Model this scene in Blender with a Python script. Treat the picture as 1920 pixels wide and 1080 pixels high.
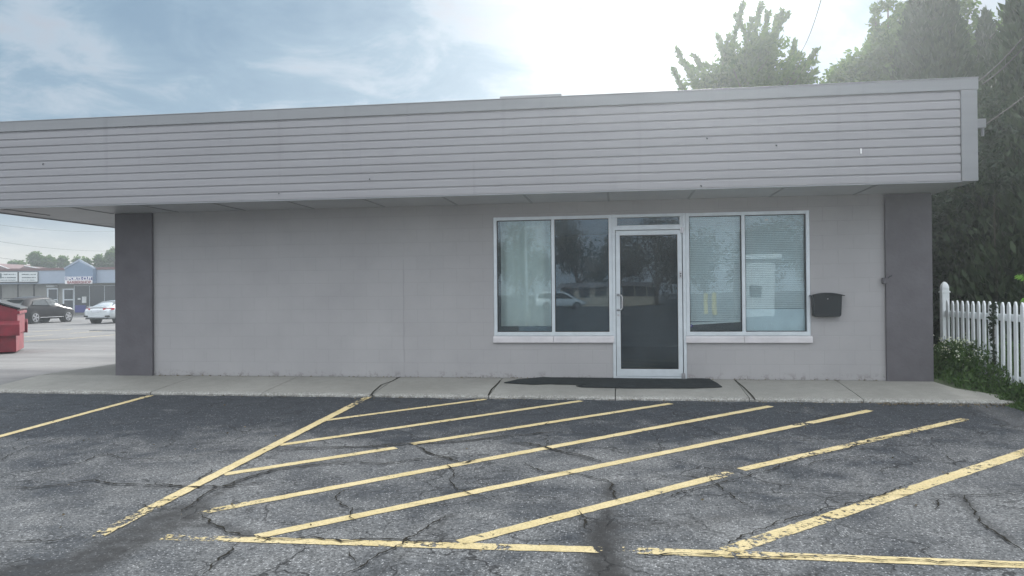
import bpy, bmesh, math, random
import numpy as np
from mathutils import Vector, Matrix
random.seed(7); rng = np.random.default_rng(7)
S = bpy.context.scene; COL = S.collection; PI = math.pi
for o in list(bpy.data.objects): bpy.data.objects.remove(o)

# ------------------------------------------------------------ camera
FPX = 1409.0
EYE = Vector((0, 0, 1.25))
cX = Vector((0.98984, -0.009658, -0.141853)); cY = Vector((0.141911, 0.00562, 0.989863)); cZ = Vector((-0.008763, -0.999938, 0.006934))
Rm = Matrix((cX, cY, cZ))                      # camera axes (x right, y down, z forward) -> world
def ray(px, py): return Rm @ Vector(((px-960)/FPX, (py-540)/FPX, 1.0))
def atY(px, py, Y):
    d = ray(px, py); return EYE + d*(Y/d.y)
def atX(px, py, X):
    d = ray(px, py); return EYE + d*(X/d.x)
def atZ(px, py, Z):
    d = ray(px, py); return EYE + d*((Z-1.25)/d.z)
cam = bpy.data.cameras.new('camera'); co = bpy.data.objects.new('camera', cam); COL.objects.link(co)
cam.sensor_width = 36; cam.lens = FPX/1920*36; cam.clip_start = .05; cam.clip_end = 3000
mw = Matrix.Identity(4)
for i in range(3):
    mw[i][0] = Rm[i][0]; mw[i][1] = -Rm[i][1]; mw[i][2] = -Rm[i][2]; mw[i][3] = EYE[i]
co.matrix_world = mw
S.camera = co

# ------------------------------------------------------------ light
SUNDIR = ray(1310, -150).normalized()
SUN_EL = math.asin(SUNDIR.z); SUN_AZ = math.atan2(SUNDIR.x, SUNDIR.y)
sl = bpy.data.lights.new('sun', 'SUN'); sl.energy = 4.8; sl.angle = math.radians(9); sl.color = (1, .97, .93)
so = bpy.data.objects.new('sun', sl); COL.objects.link(so)
so.rotation_euler = (-SUNDIR).to_track_quat('-Z', 'Y').to_euler()
S.view_settings.view_transform = 'Standard'; S.view_settings.look = 'None'
S.view_settings.exposure = 0.4; S.view_settings.gamma = 1

W = bpy.data.worlds.new('World'); S.world = W; W.use_nodes = True
nt = W.node_tree; nt.nodes.clear()
class NT:
    def __init__(s, nt): s.nt = nt
    def n(s, t, **k):
        nd = s.nt.nodes.new(t)
        for a, b in k.items():
            if a == 'i':
                for x, y in b.items():
                    if isinstance(y, bpy.types.NodeSocket): s.nt.links.new(y, nd.inputs[x])
                    else: nd.inputs[x].default_value = y
            else: setattr(nd, a, b)
        return nd
    def math(s, op, a, b=0.0, c=0.0, clamp=False):
        nd = s.n('ShaderNodeMath', operation=op, use_clamp=clamp, i={0: a, 1: b, 2: c}); return nd.outputs[0]
    def ramp(s, f, stops, interp='LINEAR'):
        nd = s.n('ShaderNodeValToRGB', i={0: f}); cr = nd.color_ramp; cr.interpolation = interp
        while len(cr.elements) < len(stops): cr.elements.new(.5)
        for e, (p, c) in zip(cr.elements, stops):
            e.position = p; e.color = (c, c, c, 1) if isinstance(c, (int, float)) else (*c, 1)
        return nd.outputs[0]
    def mix(s, f, a, b, t='MIX'):
        nd = s.n('ShaderNodeMix', data_type='RGBA', blend_type=t)
        for k, v in ((0, f), (6, a), (7, b)):
            if isinstance(v, bpy.types.NodeSocket): s.nt.links.new(v, nd.inputs[k])
            else: nd.inputs[k].default_value = v if k == 0 else (*v, 1) if len(v) == 3 else v
        return nd.outputs[2]
    def noise(s, vec, scale, detail=4, rough=.55, dist=0):
        return s.n('ShaderNodeTexNoise', i={'Vector': vec, 'Scale': scale, 'Detail': detail, 'Roughness': rough, 'Distortion': dist}).outputs[0]
w = NT(nt)
geo = w.n('ShaderNodeTexCoord').outputs['Generated']
sky = w.n('ShaderNodeTexSky', sky_type='NISHITA', sun_disc=False, sun_elevation=SUN_EL, sun_rotation=SUN_AZ, air_density=1.2, dust_density=2.5)
sep = w.n('ShaderNodeSeparateXYZ', i={0: geo})
zz = w.math('ADD', w.math('MAXIMUM', sep.outputs[2], 0.0), .16)
u = w.math('DIVIDE', sep.outputs[0], zz); v = w.math('DIVIDE', sep.outputs[1], zz)
cp = w.n('ShaderNodeCombineXYZ', i={0: u, 1: v, 2: 0.0}).outputs[0]
n1 = w.noise(cp, 1.15, 6, .52, .35); n2 = w.noise(cp, .45, 3, .5, .2)
dens = w.math('ADD', w.math('MULTIPLY', n1, .62), w.math('MULTIPLY', n2, .5))
dot = w.n('ShaderNodeVectorMath', operation='DOT_PRODUCT', i={0: geo, 1: SUNDIR}).outputs['Value']
# brightness: cloud + glow round the veiled sun
glow = w.math('POWER', w.math('MAXIMUM', dot, 0.0), 26)
def lobe(px, py, k, a):
    dn = w.n('ShaderNodeVectorMath', operation='DOT_PRODUCT', i={0: geo, 1: ray(px, py).normalized()}).outputs['Value']
    return w.math('MULTIPLY', w.math('POWER', w.math('MAXIMUM', dn, 0.0), k), a)
lob = w.math('ADD', w.math('ADD', lobe(70, 40, 500, .10), lobe(185, 115, 900, .08)), w.math('ADD', lobe(1000, 160, 220, .07), lobe(430, 110, 40, -.06)))
lob = w.math('ADD', lob, lobe(60, 480, 160, .10))
n3 = w.noise(cp, 3.2, 6, .6, .5)
glow2 = w.math('POWER', w.math('MAXIMUM', dot, 0.0), 5)
cl = w.ramp(w.math('ADD', w.math('ADD', dens, w.math('ADD', lob, w.math('MULTIPLY_ADD', n3, .50, -.25))), w.math('MULTIPLY', glow2, .055)), [(.42, (1.45, 2.4, 3.45)), (.55, (1.95, 2.95, 3.95)), (.63, (3.2, 3.95, 4.75)), (.70, (3.4, 3.75, 4.4)), (.84, (4.9, 5.0, 5.25))])
hor = w.ramp(sep.outputs[2], [(0.0, 1.0), (.045, .95), (.085, .25), (.15, 0.0)])
cl = w.mix(w.math('MULTIPLY', hor, .8), cl, (7.0, 6.9, 6.4))
# the half of the sky behind the photographer is a brighter, even overcast
back = w.ramp(w.math('MULTIPLY_ADD', sep.outputs[1], -.5, .5), [(.45, 0.0), (.85, 1.0)])
cl = w.mix(w.math('MULTIPLY', back, .7), cl, (13.0, 13.6, 14.6))
up = w.ramp(sep.outputs[2], [(.4, 0.0), (.9, 1.0)])
cl = w.mix(up, cl, (17.5, 18.0, 18.6))
gl = w.mix(1.0, cl, w.n('ShaderNodeVectorMath', operation='SCALE', i={0: (3.6, 3.55, 3.5), 'Scale': w.math('MULTIPLY', w.math('POWER', w.math('MAXIMUM', dot, 0.0), 60), w.math('MULTIPLY_ADD', n3, 2.4, -.35))}).outputs[0], 'ADD')
skyc = w.mix(.97, sky.outputs[0], gl)
bg = w.n('ShaderNodeBackground', i={'Color': skyc, 'Strength': .1})
out = w.n('ShaderNodeOutputWorld', i={'Surface': bg.outputs[0]})

# ------------------------------------------------------------ helpers
def zg(Y):
    if Y < 4: return -.333
    if Y < 9.9: return -.155+.031*(Y-9.75)
    return max(-.35, -.15-.012*(Y-9.9))
def onground(px, py, lift=0.0):
    d = ray(px, py)
    t = (-.155-.031*9.75-1.25+lift)/(d.z-.031*d.y); p = EYE+d*t
    if p.y < 4:
        p = atZ(px, py, -.333+lift)
    return p

def tag(o, label=None, cat=None, group=None, kind=None):
    if label: o['label'] = label
    if cat: o['category'] = cat
    if group: o['group'] = group
    if kind: o['kind'] = kind
    return o
def empty(name, loc=(0, 0, 0), rz=0, **k):
    o = bpy.data.objects.new(name, None); COL.objects.link(o); o.location = loc; o.rotation_euler = (0, 0, rz)
    o.empty_display_size = .2
    return tag(o, **k)
def kids(o): return [c for c in bpy.data.objects if c.parent == o]
def copy_tree(o, parent=None):
    c = o.copy(); COL.objects.link(c)
    if parent: c.parent = parent
    for ch in kids(o): copy_tree(ch, c)
    return c
class MB:
    def __init__(s): s.v = []; s.f = []; s.m = []; s.mi = 0
    def add(s, vs, fs):
        b = len(s.v); s.v += [tuple(v) for v in vs]; s.f += [tuple(b+i for i in f) for f in fs]; s.m += [s.mi]*len(fs); return s
    def box(s, x0, x1, y0, y1, z0, z1):
        x0, x1 = min(x0, x1), max(x0, x1)
        return s.add([(x, y, z) for z in (z0, z1) for y in (y0, y1) for x in (x0, x1)],
                     [(0, 2, 3, 1), (4, 5, 7, 6), (0, 1, 5, 4), (2, 6, 7, 3), (0, 4, 6, 2), (1, 3, 7, 5)])
    def prism(s, pts, d):      # planar polygon swept by vector d
        n = len(pts); d = Vector(d); a = [Vector(p) for p in pts]
        return s.add(a+[p+d for p in a], [tuple(range(n))[::-1], tuple(range(n, 2*n))]+[(i, (i+1) % n, n+(i+1) % n, n+i) for i in range(n)])
    def tube(s, pts, r, n=8, cap=True):
        pts = [Vector(p) for p in pts]; m = len(pts); rs = r if isinstance(r, (list, tuple)) else [r]*m
        vs = []; up = None
        for i, p in enumerate(pts):
            t = (pts[min(i+1, m-1)]-pts[max(i-1, 0)]).normalized()
            if up is None: up = Vector((0, 0, 1)) if abs(t.z) < .9 else Vector((1, 0, 0))
            a = t.cross(up)
            a = a.normalized() if a.length > 1e-4 else t.orthogonal().normalized()
            b = a.cross(t).normalized(); up = b
            for k in range(n):
                an = 2*PI*k/n; vs.append(p+(a*math.cos(an)+b*math.sin(an))*rs[i])
        fs = [(i*n+k, i*n+(k+1) % n, (i+1)*n+(k+1) % n, (i+1)*n+k) for i in range(m-1) for k in range(n)]
        if cap: fs += [tuple(range(n))[::-1], tuple((m-1)*n+k for k in range(n))]
        return s.add(vs, fs)
    def grid(s, rows, closed=False):    # rows of equally many points
        n = len(rows[0]); vs = [p for r in rows for p in r]
        e = n if closed else n-1
        return s.add(vs, [(i*n+k, i*n+(k+1) % n, (i+1)*n+(k+1) % n, (i+1)*n+k) for i in range(len(rows)-1) for k in range(e)])
    def build(s, name, mat, parent=None, bevel=0, smooth=False, solid=0, **k):
        me = bpy.data.meshes.new(name); me.from_pydata(s.v, [], s.f)
        for mm in (mat if isinstance(mat, (list, tuple)) else [mat]): me.materials.append(mm)
        me.polygons.foreach_set('material_index', s.m)
        bm = bmesh.new(); bm.from_mesh(me); bmesh.ops.recalc_face_normals(bm, faces=bm.faces); bm.to_mesh(me); bm.free()
        if smooth: me.polygons.foreach_set('use_smooth', [True]*len(me.polygons))
        me.update()
        o = bpy.data.objects.new(name, me); COL.objects.link(o)
        if parent: o.parent = parent
        if bevel:
            b = o.modifiers.new('bevel', 'BEVEL'); b.width = bevel; b.segments = 2; b.limit_method = 'ANGLE'; b.angle_limit = math.radians(40)
        return tag(o, **k)

def mat(name, col, rough=.6, metal=0, vary=.12, vscale=3, bump=0, bscale=40, spec=.5, coat=0):
    m = bpy.data.materials.new(name); m.use_nodes = True; t = NT(m.node_tree)
    p = m.node_tree.nodes['Principled BSDF']
    tc = t.n('ShaderNodeTexCoord').outputs['Object']
    nz = t.noise(tc, vscale, 5, .6)
    lo = tuple(c*(1-vary) for c in col); hi = tuple(min(1, c*(1+vary)) for c in col)
    c = t.mix(t.ramp(nz, [(.3, 0.0), (.7, 1.0)]), lo, hi)
    m.node_tree.links.new(c, p.inputs['Base Color'])
    p.inputs['Roughness'].default_value = rough; p.inputs['Metallic'].default_value = metal
    p.inputs['Specular IOR Level'].default_value = spec; p.inputs['Coat Weight'].default_value = coat
    if bump:
        b = t.n('ShaderNodeBump', i={'Strength': bump, 'Distance': .01, 'Height': t.noise(tc, bscale, 6, .6)})
        m.node_tree.links.new(b.outputs[0], p.inputs['Normal'])
    return m
def glass(name, tint, ior=1.6, rough=0):
    m = bpy.data.materials.new(name); m.use_nodes = True; t = NT(m.node_tree); m.node_tree.nodes.clear()
    tc = t.n('ShaderNodeTexCoord').outputs['Object']
    bp = t.n('ShaderNodeBump', i={'Strength': .05, 'Distance': .02, 'Height': t.noise(tc, 1.4, 1, .4)}).outputs[0]
    g = t.n('ShaderNodeBsdfGlossy', i={'Color': (.74, .90, 1, 1), 'Roughness': .003, 'Normal': bp})
    tr = t.n('ShaderNodeBsdfTransparent', i={'Color': (*tint, 1)})
    fr = t.n('ShaderNodeFresnel', i={'IOR': ior})
    dirt = t.n('ShaderNodeBsdfDiffuse', i={'Color': (.5, .55, .55, 1)})
    mx = t.n('ShaderNodeMixShader', i={0: fr.outputs[0], 1: tr.outputs[0], 2: g.outputs[0]})
    dm = t.math('MULTIPLY', t.ramp(t.noise(tc, 2.2, 6, .65), [(.35, 0.0), (.8, 1.0)]), .07)
    m2 = t.n('ShaderNodeMixShader', i={0: dm, 1: mx.outputs[0], 2: dirt.outputs[0]})
    t.n('ShaderNodeOutputMaterial', i={0: m2.outputs[0]})
    return m
def leafmat(name, a, b, trans=.35):
    m = bpy.data.materials.new(name); m.use_nodes = True; t = NT(m.node_tree); m.node_tree.nodes.clear()
    g = t.n('ShaderNodeNewGeometry'); r = g.outputs['Random Per Island']
    c = t.mix(r, a, b)
    d = t.n('ShaderNodeBsdfPrincipled', i={'Base Color': c, 'Roughness': .6, 'Specular IOR Level': .25})
    c2 = t.mix(1.0, c, (1.3, 1.5, .6), 'MULTIPLY')
    tr = t.n('ShaderNodeBsdfTranslucent', i={'Color': c2})
    mx = t.n('ShaderNodeMixShader', i={0: trans, 1: d.outputs[0], 2: tr.outputs[0]})
    t.n('ShaderNodeOutputMaterial', i={0: mx.outputs[0]})
    return m

# ------------------------------------------------------------ materials
M = {}
# asphalt
def asphalt_mat():
    m = bpy.data.materials.new('asphalt'); m.use_nodes = True; t = NT(m.node_tree); L = m.node_tree.links
    p = m.node_tree.nodes['Principled BSDF']
    pos = t.n('ShaderNodeTexCoord').outputs['Object']
    sx = t.n('ShaderNodeSeparateXYZ', i={0: pos})
    st = t.n('ShaderNodeAttribute', attribute_name='stain').outputs['Fac']
    big = t.noise(pos, .55, 5, .6); mid = t.noise(pos, 3.0, 6, .65, .3); fine = t.noise(pos, 48, 3, .8); fin2 = t.noise(pos, 160, 1, .6)
    # worn aggregate shows through the sealcoat
    wear = t.math('ADD', t.math('MULTIPLY', t.math('MULTIPLY_ADD', big, 1.5, -.25), .9), t.math('MULTIPLY', t.math('MULTIPLY_ADD', mid, 1.4, -.2), .7))
    seal_shade_ramp = t.ramp(sx.outputs[1], [(0, 0.0), (1, 1.0)])
    seal_shade = t.n('ShaderNodeMapRange', interpolation_type='SMOOTHSTEP', i={'Value': sx.outputs[1], 'From Min': 6.4, 'From Max': 9.2}).outputs[0]  # darker towards the kerb: fresher sealer plus building shade put into the colour
    wear = t.math('SUBTRACT', wear, t.math('MULTIPLY', seal_shade, .40)); wear = t.math('ADD', wear, t.n('ShaderNodeMapRange', i={'Value': sx.outputs[1], 'From Min': 6.5, 'From Max': 4.2, 'To Min': 0.0, 'To Max': .08}).outputs[0])
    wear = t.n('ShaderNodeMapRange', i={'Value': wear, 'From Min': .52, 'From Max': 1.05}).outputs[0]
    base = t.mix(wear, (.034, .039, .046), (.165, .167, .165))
    # stones: pale voronoi chips, more where worn
    vo = t.n('ShaderNodeTexVoronoi', feature='F1', i={'Vector': pos, 'Scale': 62.0, 'Randomness': 1.0})
    chip = t.math('MULTIPLY', t.math('LESS_THAN', vo.outputs['Distance'], .30), t.math('GREATER_THAN', t.n('ShaderNodeSeparateColor', i={0: vo.outputs['Color']}).outputs[0], t.math('MULTIPLY_ADD', wear, -.45, .88)))
    base = t.mix(t.math('MULTIPLY', chip, .75), base, (.40, .40, .40))
    grit = t.ramp(fine, [(.36, .35), (.5, 1.0), (.64, 1.75)])
    base = t.mix(1.0, base, grit, 'MULTIPLY')
    # stains
    sn = t.n('ShaderNodeMapRange', interpolation_type='SMOOTHSTEP', i={'Value': t.math('ADD', st, t.math('MULTIPLY_ADD', t.noise(pos, 6, 8, .8), 1.5, -.85)), 'From Min': .02, 'From Max': 1.0}).outputs[0]; sn = t.math('MULTIPLY', sn, t.math('LESS_THAN', t.math('SUBTRACT', .02, st), 0.0))
    base = t.mix(t.math('MINIMUM', sn, .92), base, (.026, .025, .024))
    # fine map cracking
    wv = t.n('ShaderNodeVectorMath', operation='ADD', i={0: pos, 1: t.n('ShaderNodeVectorMath', operation='SCALE', i={0: t.n('ShaderNodeTexNoise', i={'Vector': pos, 'Scale': 3.0, 'Detail': 5.0}).outputs['Color'], 'Scale': .55}).outputs[0]}).outputs[0]
    vc = t.n('ShaderNodeTexVoronoi', feature='DISTANCE_TO_EDGE', i={'Vector': wv, 'Scale': 1.15})
    ck = t.n('ShaderNodeMapRange', i={'Value': vc.outputs[0], 'From Min': .003, 'From Max': .012, 'To Min': 1.0, 'To Max': 0.0}).outputs[0]
    ckm = t.ramp(t.noise(pos, .9, 3, .5), [(.44, 0.0), (.54, 1.0)])
    ck = t.math('MULTIPLY', ck, ckm)
    vc2 = t.n('ShaderNodeTexVoronoi', feature='DISTANCE_TO_EDGE', i={'Vector': wv, 'Scale': 4.2})
    ck2 = t.n('ShaderNodeMapRange', i={'Value': vc2.outputs[0], 'From Min': .01, 'From Max': .05, 'To Min': 1.0, 'To Max': 0.0}).outputs[0]
    ck2 = t.math('MULTIPLY', ck2, t.ramp(t.noise(pos, 1.3, 4, .6), [(.55, 0.0), (.64, .8)]))
    ck = t.math('MAXIMUM', ck, ck2)
    base = t.mix(t.math('MULTIPLY', ck, .8), base, (.014, .014, .014))
    # far lot: older, paler
    far = t.n('ShaderNodeMapRange', i={'Value': t.math('ADD', sx.outputs[1], t.math('MULTIPLY', mid, .5)), 'From Min': 10.2, 'From Max': 10.6}).outputs[0]
    mp = t.n('ShaderNodeMapping', i={0: pos, 3: (.12, .55, 1)}).outputs[0]
    strk = t.ramp(t.noise(mp, 1.0, 6, .6), [(.3, (.10, .10, .103)), (.5, (.155, .154, .154)), (.7, (.22, .218, .212))])
    farc = t.mix(1.0, strk, t.ramp(fine, [(.3, .85), (.7, 1.15)]), 'MULTIPLY')
    base = t.mix(far, base, farc)
    L.new(base, p.inputs['Base Color'])
    L.new(t.ramp(mid, [(.3, .62), (.7, .85)]), p.inputs['Roughness']); p.inputs['Specular IOR Level'].default_value = .35
    hgt = t.math('SUBTRACT', t.math('ADD', t.math('MULTIPLY', fine, .6), t.math('MULTIPLY', fin2, .3)), t.math('MULTIPLY', ck, 1.2))
    b = t.n('ShaderNodeBump', i={'Strength': .8, 'Distance': .006, 'Height': hgt}).outputs[0]
    b2 = t.n('ShaderNodeBump', i={'Strength': .6, 'Distance': .03, 'Height': t.noise(pos, 1.6, 3, .5), 'Normal': b}).outputs[0]
    L.new(b2, p.inputs['Normal'])
    return m
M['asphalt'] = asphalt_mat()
def paint_mat():
    m = bpy.data.materials.new('yellow_road_paint'); m.use_nodes = True; t = NT(m.node_tree); L = m.node_tree.links
    p = m.node_tree.nodes['Principled BSDF']; pos = t.n('ShaderNodeTexCoord').outputs['Object']
    c = t.mix(t.ramp(t.noise(pos, 4, 6, .7), [(.3, 0.0), (.7, 1.0)]), (.60, .48, .23), (.76, .63, .36))
    c = t.mix(t.ramp(t.noise(pos, 60, 3, .7), [(.35, .45), (.55, 0.0)]), c, (.28, .22, .13))
    L.new(c, p.inputs['Base Color']); p.inputs['Roughness'].default_value = .75
    w_ = t.n('ShaderNodeAttribute', attribute_name='wear').outputs['Fac']
    nz = t.math('ADD', t.math('MULTIPLY', t.noise(pos, 22, 6, .75), .65), t.math('MULTIPLY', t.noise(pos, 3.2, 4, .6), .35))
    hole = t.math('GREATER_THAN', t.math('ADD', nz, w_), .595)
    tr = t.n('ShaderNodeBsdfTransparent')
    out_ = [n for n in m.node_tree.nodes if n.type == 'OUTPUT_MATERIAL'][0]
    mx = t.n('ShaderNodeMixShader', i={0: hole, 1: p.outputs[0], 2: tr.outputs[0]})
    L.new(mx.outputs[0], out_.inputs[0])
    b = t.n('ShaderNodeBump', i={'Strength': .7, 'Distance': .005, 'Height': t.noise(pos, 75, 2, .7)}).outputs[0]; L.new(b, p.inputs['Normal'])
    return m
M['paint'] = paint_mat()
def crack_mat():
    m = bpy.data.materials.new('crack_dirt'); m.use_nodes = True; t = NT(m.node_tree); L = m.node_tree.links
    p = m.node_tree.nodes['Principled BSDF']; pos = t.n('ShaderNodeTexCoord').outputs['Object']
    L.new(t.mix(t.noise(pos, 30, 4, .6), (.010, .010, .010), (.05, .045, .035)), p.inputs['Base Color']); p.inputs['Roughness'].default_value = .95
    p.inputs['Specular IOR Level'].default_value = .1
    return m
M['crack'] = crack_mat()
def concrete_mat(name, a, b, joints=False):
    m = bpy.data.materials.new(name); m.use_nodes = True; t = NT(m.node_tree); L = m.node_tree.links
    p = m.node_tree.nodes['Principled BSDF']; pos = t.n('ShaderNodeTexCoord').outputs['Object']
    n = t.math('ADD', t.math('MULTIPLY', t.noise(pos, .8, 5, .6), .6), t.math('MULTIPLY', t.noise(pos, 7, 6, .7), .4))
    c = t.mix(t.ramp(n, [(.35, 0.0), (.65, 1.0)]), a, b)
    c = t.mix(t.ramp(t.noise(pos, 120, 2, .7), [(.35, .35), (.55, 0.0)]), c, tuple(x*.55 for x in a))
    sx = t.n('ShaderNodeSeparateXYZ', i={0: pos})
    # exposed pale aggregate and dirt along the broken front edge
    e = t.n('ShaderNodeMapRange', i={'Value': sx.outputs[1], 'From Min': 10.02, 'From Max': 9.86}).outputs[0]
    ch = t.math('MULTIPLY', e, t.ramp(t.noise(pos, 45, 3, .7), [(.5, 0.0), (.62, 1.0)]))
    c = t.mix(t.math('MULTIPLY', ch, .7), c, (.55, .55, .53))
    dk = t.math('MULTIPLY', e, t.ramp(t.noise(pos, 13, 5, .7), [(.5, 0.0), (.7, .8)]))
    c = t.mix(dk, c, (.09, .085, .075))
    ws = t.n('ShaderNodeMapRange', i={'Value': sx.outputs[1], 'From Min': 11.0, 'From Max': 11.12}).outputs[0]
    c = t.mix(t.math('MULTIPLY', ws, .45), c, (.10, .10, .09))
    L.new(c, p.inputs['Base Color']); p.inputs['Roughness'].default_value = .85
    b_ = t.n('ShaderNodeBump', i={'Strength': .5, 'Distance': .006, 'Height': t.noise(pos, 60, 6, .7)}).outputs[0]; L.new(b_, p.inputs['Normal'])
    return m
M['concrete'] = concrete_mat('sidewalk_concrete', (.235, .232, .21), (.33, .325, .298))
def wall_mat():
    m = bpy.data.materials.new('painted_block'); m.use_nodes = True; t = NT(m.node_tree); L = m.node_tree.links
    p = m.node_tree.nodes['Principled BSDF']; pos = t.n('ShaderNodeTexCoord').outputs['Object']
    sx = t.n('ShaderNodeSeparateXYZ', i={0: pos})
    uv = t.n('ShaderNodeCombineXYZ', i={0: sx.outputs[0], 1: sx.outputs[2], 2: 0.0}).outputs[0]
    br = t.n('ShaderNodeTexBrick', offset=.5, i={'Vector': uv, 'Scale': 1.0, 'Mortar Size': .006, 'Mortar Smooth': .6, 'Bias': 0.0, 'Brick Width': .406, 'Row Height': .2032})
    base = t.mix(t.ramp(t.noise(pos, 1.1, 5, .6), [(.3, 0.0), (.7, 1.0)]), (.335, .329, .333), (.388, .382, .383))
    # scuffs and peeled patches near the ground
    low = t.n('ShaderNodeMapRange', i={'Value': sx.outputs[2], 'From Min': .10, 'From Max': .0}).outputs[0]
    sc = t.math('MULTIPLY', low, t.ramp(t.noise(pos, 8, 6, .8), [(.52, 0.0), (.57, 1.0)]))
    base = t.mix(t.math('MULTIPLY', sc, .8), base, (.20, .19, .18))
    sp = t.n('ShaderNodeMapping', i={0: pos, 3: (1.2, 1, .5)}).outputs[0]
    blo = t.ramp(t.noise(sp, 1.6, 6, .75), [(.60, 0.0), (.72, .22)])
    base = t.mix(blo, base, (.26, .25, .26))
    base = t.mix(t.math('MULTIPLY', br.outputs['Fac'], .13), base, (.16, .16, .16))
    L.new(base, p.inputs['Base Color']); p.inputs['Roughness'].default_value = .55
    hb = t.math('ADD', t.math('MULTIPLY', br.outputs['Fac'], -.35), t.math('MULTIPLY', t.noise(pos, 50, 5, .7), .25))
    L.new(t.n('ShaderNodeBump', i={'Strength': .5, 'Distance': .006, 'Height': hb}).outputs[0], p.inputs['Normal'])
    return m
M['wall'] = wall_mat()
M['pillar'] = mat('dark_grey_render', (.115, .11, .12), .7, vary=.12, vscale=3.5, bump=.8, bscale=22)
def siding_mat(name, col):
    m = bpy.data.materials.new(name); m.use_nodes = True; t = NT(m.node_tree); L = m.node_tree.links
    p = m.node_tree.nodes['Principled BSDF']; pos = t.n('ShaderNodeTexCoord').outputs['Object']
    mp = t.n('ShaderNodeMapping', i={0: pos, 3: (.25, 1, 3)}).outputs[0]
    c = t.mix(t.ramp(t.noise(mp, 1.2, 6, .65), [(.3, 0.0), (.7, 1.0)]), tuple(x*.9 for x in col), tuple(x*1.07 for x in col))
    ms = t.n('ShaderNodeMapping', i={0: pos, 3: (6, 1, .35)}).outputs[0]
    c = t.mix(t.ramp(t.noise(ms, 1.0, 4, .6), [(.58, 0.0), (.75, .25)]), c, tuple(x*.6 for x in col))
    L.new(c, p.inputs['Base Color']); p.inputs['Roughness'].default_value = .42; p.inputs['Specular IOR Level'].default_value = .4
    mg = t.n('ShaderNodeMapping', i={0: pos, 3: (2, 40, 60)}).outputs[0]
    L.new(t.n('ShaderNodeBump', i={'Strength': .15, 'Distance': .004, 'Height': t.noise(mg, 1.0, 3, .6)}).outputs[0], p.inputs['Normal'])
    return m
M['siding'] = siding_mat('vinyl_siding', (.28, .279, .292)); M['trim'] = siding_mat('aluminium_trim', (.235, .245, .255))
M['soffit'] = siding_mat('soffit_panel', (.40, .41, .42))
M['alu'] = mat('aluminium', (.60, .65, .68), .38, .35, vary=.08, vscale=5, bump=.05)
M['sill'] = mat('sill_paint', (.62, .60, .61), .5, vary=.1, vscale=4, bump=.1)
M['rubber'] = mat('black_rubber', (.02, .02, .02), .7, vary=.2)
M['mat'] = mat('door_mat', (.034, .040, .042), .95, vary=.2, vscale=8, bump=1, bscale=150, spec=.1)
M['black'] = mat('black_metal', (.012, .018, .022), .45, vary=.2, bump=.05)
M['steel'] = mat('steel', (.5, .5, .52), .3, .9)
M['glass'] = glass('clear_glass', (.96, .99, .985), 1.62); M['glassdark'] = glass('tinted_glass', (.40, .50, .58), 1.68)
M['glassmid'] = glass('blue_glass', (.66, .80, .90), 1.6)
M['interior'] = mat('interior_paint', (.13, .19, .24), .9); M['ifloor'] = mat('interior_floor', (.08, .08, .085), .8)
M['curtain'] = mat('curtain_cloth', (.76, .82, .78), .9, vary=.06)
M['blind'] = mat('blind_vinyl', (.78, .84, .85), .5, vary=.05)
M['board'] = mat('pale_board', (.82, .92, .97), .6, vary=.05)
M['vinylwhite'] = mat('white_vinyl', (.76, .80, .81), .42, vary=.06, vscale=9, bump=.05)
M['roof'] = mat('roof_membrane', (.2, .2, .2), .9)
M['bark'] = mat('bark', (.09, .075, .06), .9, vary=.3, vscale=10, bump=1)
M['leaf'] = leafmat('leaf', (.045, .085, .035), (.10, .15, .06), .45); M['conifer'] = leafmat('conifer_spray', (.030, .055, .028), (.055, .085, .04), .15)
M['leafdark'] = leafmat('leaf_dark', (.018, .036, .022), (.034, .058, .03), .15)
M['weed'] = leafmat('weed_leaf', (.04, .085, .028), (.09, .15, .05), .3); M['petal'] = leafmat('petal', (.75, .75, .72), (.85, .85, .8), .3)
M['red'] = mat('red_paint', (.20, .012, .026), .5, vary=.35, vscale=3, bump=.1)
M['lid'] = mat('lid_plastic', (.03, .035, .04), .6)
M['bluegrey'] = mat('blue_grey_fascia', (.31, .37, .45), .6, vary=.05); M['gable'] = mat('gable_blue', (.17, .24, .34), .6, vary=.05)
M['shopwall'] = mat('shop_panel', (.27, .27, .25), .7, vary=.1); M['brickred'] = mat('dark_red_trim', (.16, .09, .09), .7)
M['darkglass'] = mat('shop_glass', (.035, .045, .055), .12, vary=.3, vscale=.8); M['signwhite'] = mat('sign_face', (.62, .66, .66), .5, vary=.04)
M['signblue'] = mat('sign_blue', (.04, .045, .22), .5, vary=.05); M['letters'] = mat('letter_white', (.8, .8, .8), .5, vary=.02); M['letred'] = mat('letter_dark_red', (.32, .10, .12), .5)
M['greytext'] = mat('grey_lettering', (.12, .15, .16), .6); M['yellow'] = mat('bollard_yellow', (.75, .58, .10), .5)
M['cream'] = mat('cream_siding', (.55, .48, .38), .7); M['whitewall'] = mat('white_wall', (.7, .72, .72), .6); M['shingle'] = mat('roof_shingle', (.33, .30, .30), .8)
M['carblack'] = mat('black_car_paint', (.008, .006, .008), .28, vary=.05, spec=.3); M['carsilver'] = mat('silver_car_paint', (.60, .64, .66), .25, .4, vary=.03, coat=1)
M['carwhite'] = mat('white_car_paint', (.75, .77, .78), .25, vary=.03, coat=1); M['carblue'] = mat('blue_car_paint', (.02, .05, .13), .22, vary=.03, coat=1)
M['carglass'] = mat('car_glass', (.02, .028, .03), .06, vary=.1, coat=1); M['tail'] = mat('tail_lamp', (.55, .02, .04), .2, coat=1)
M['rim'] = mat('wheel_alloy', (.55, .55, .57), .3, .8); M['plate'] = mat('number_plate', (.6, .62, .66), .5)
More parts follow.
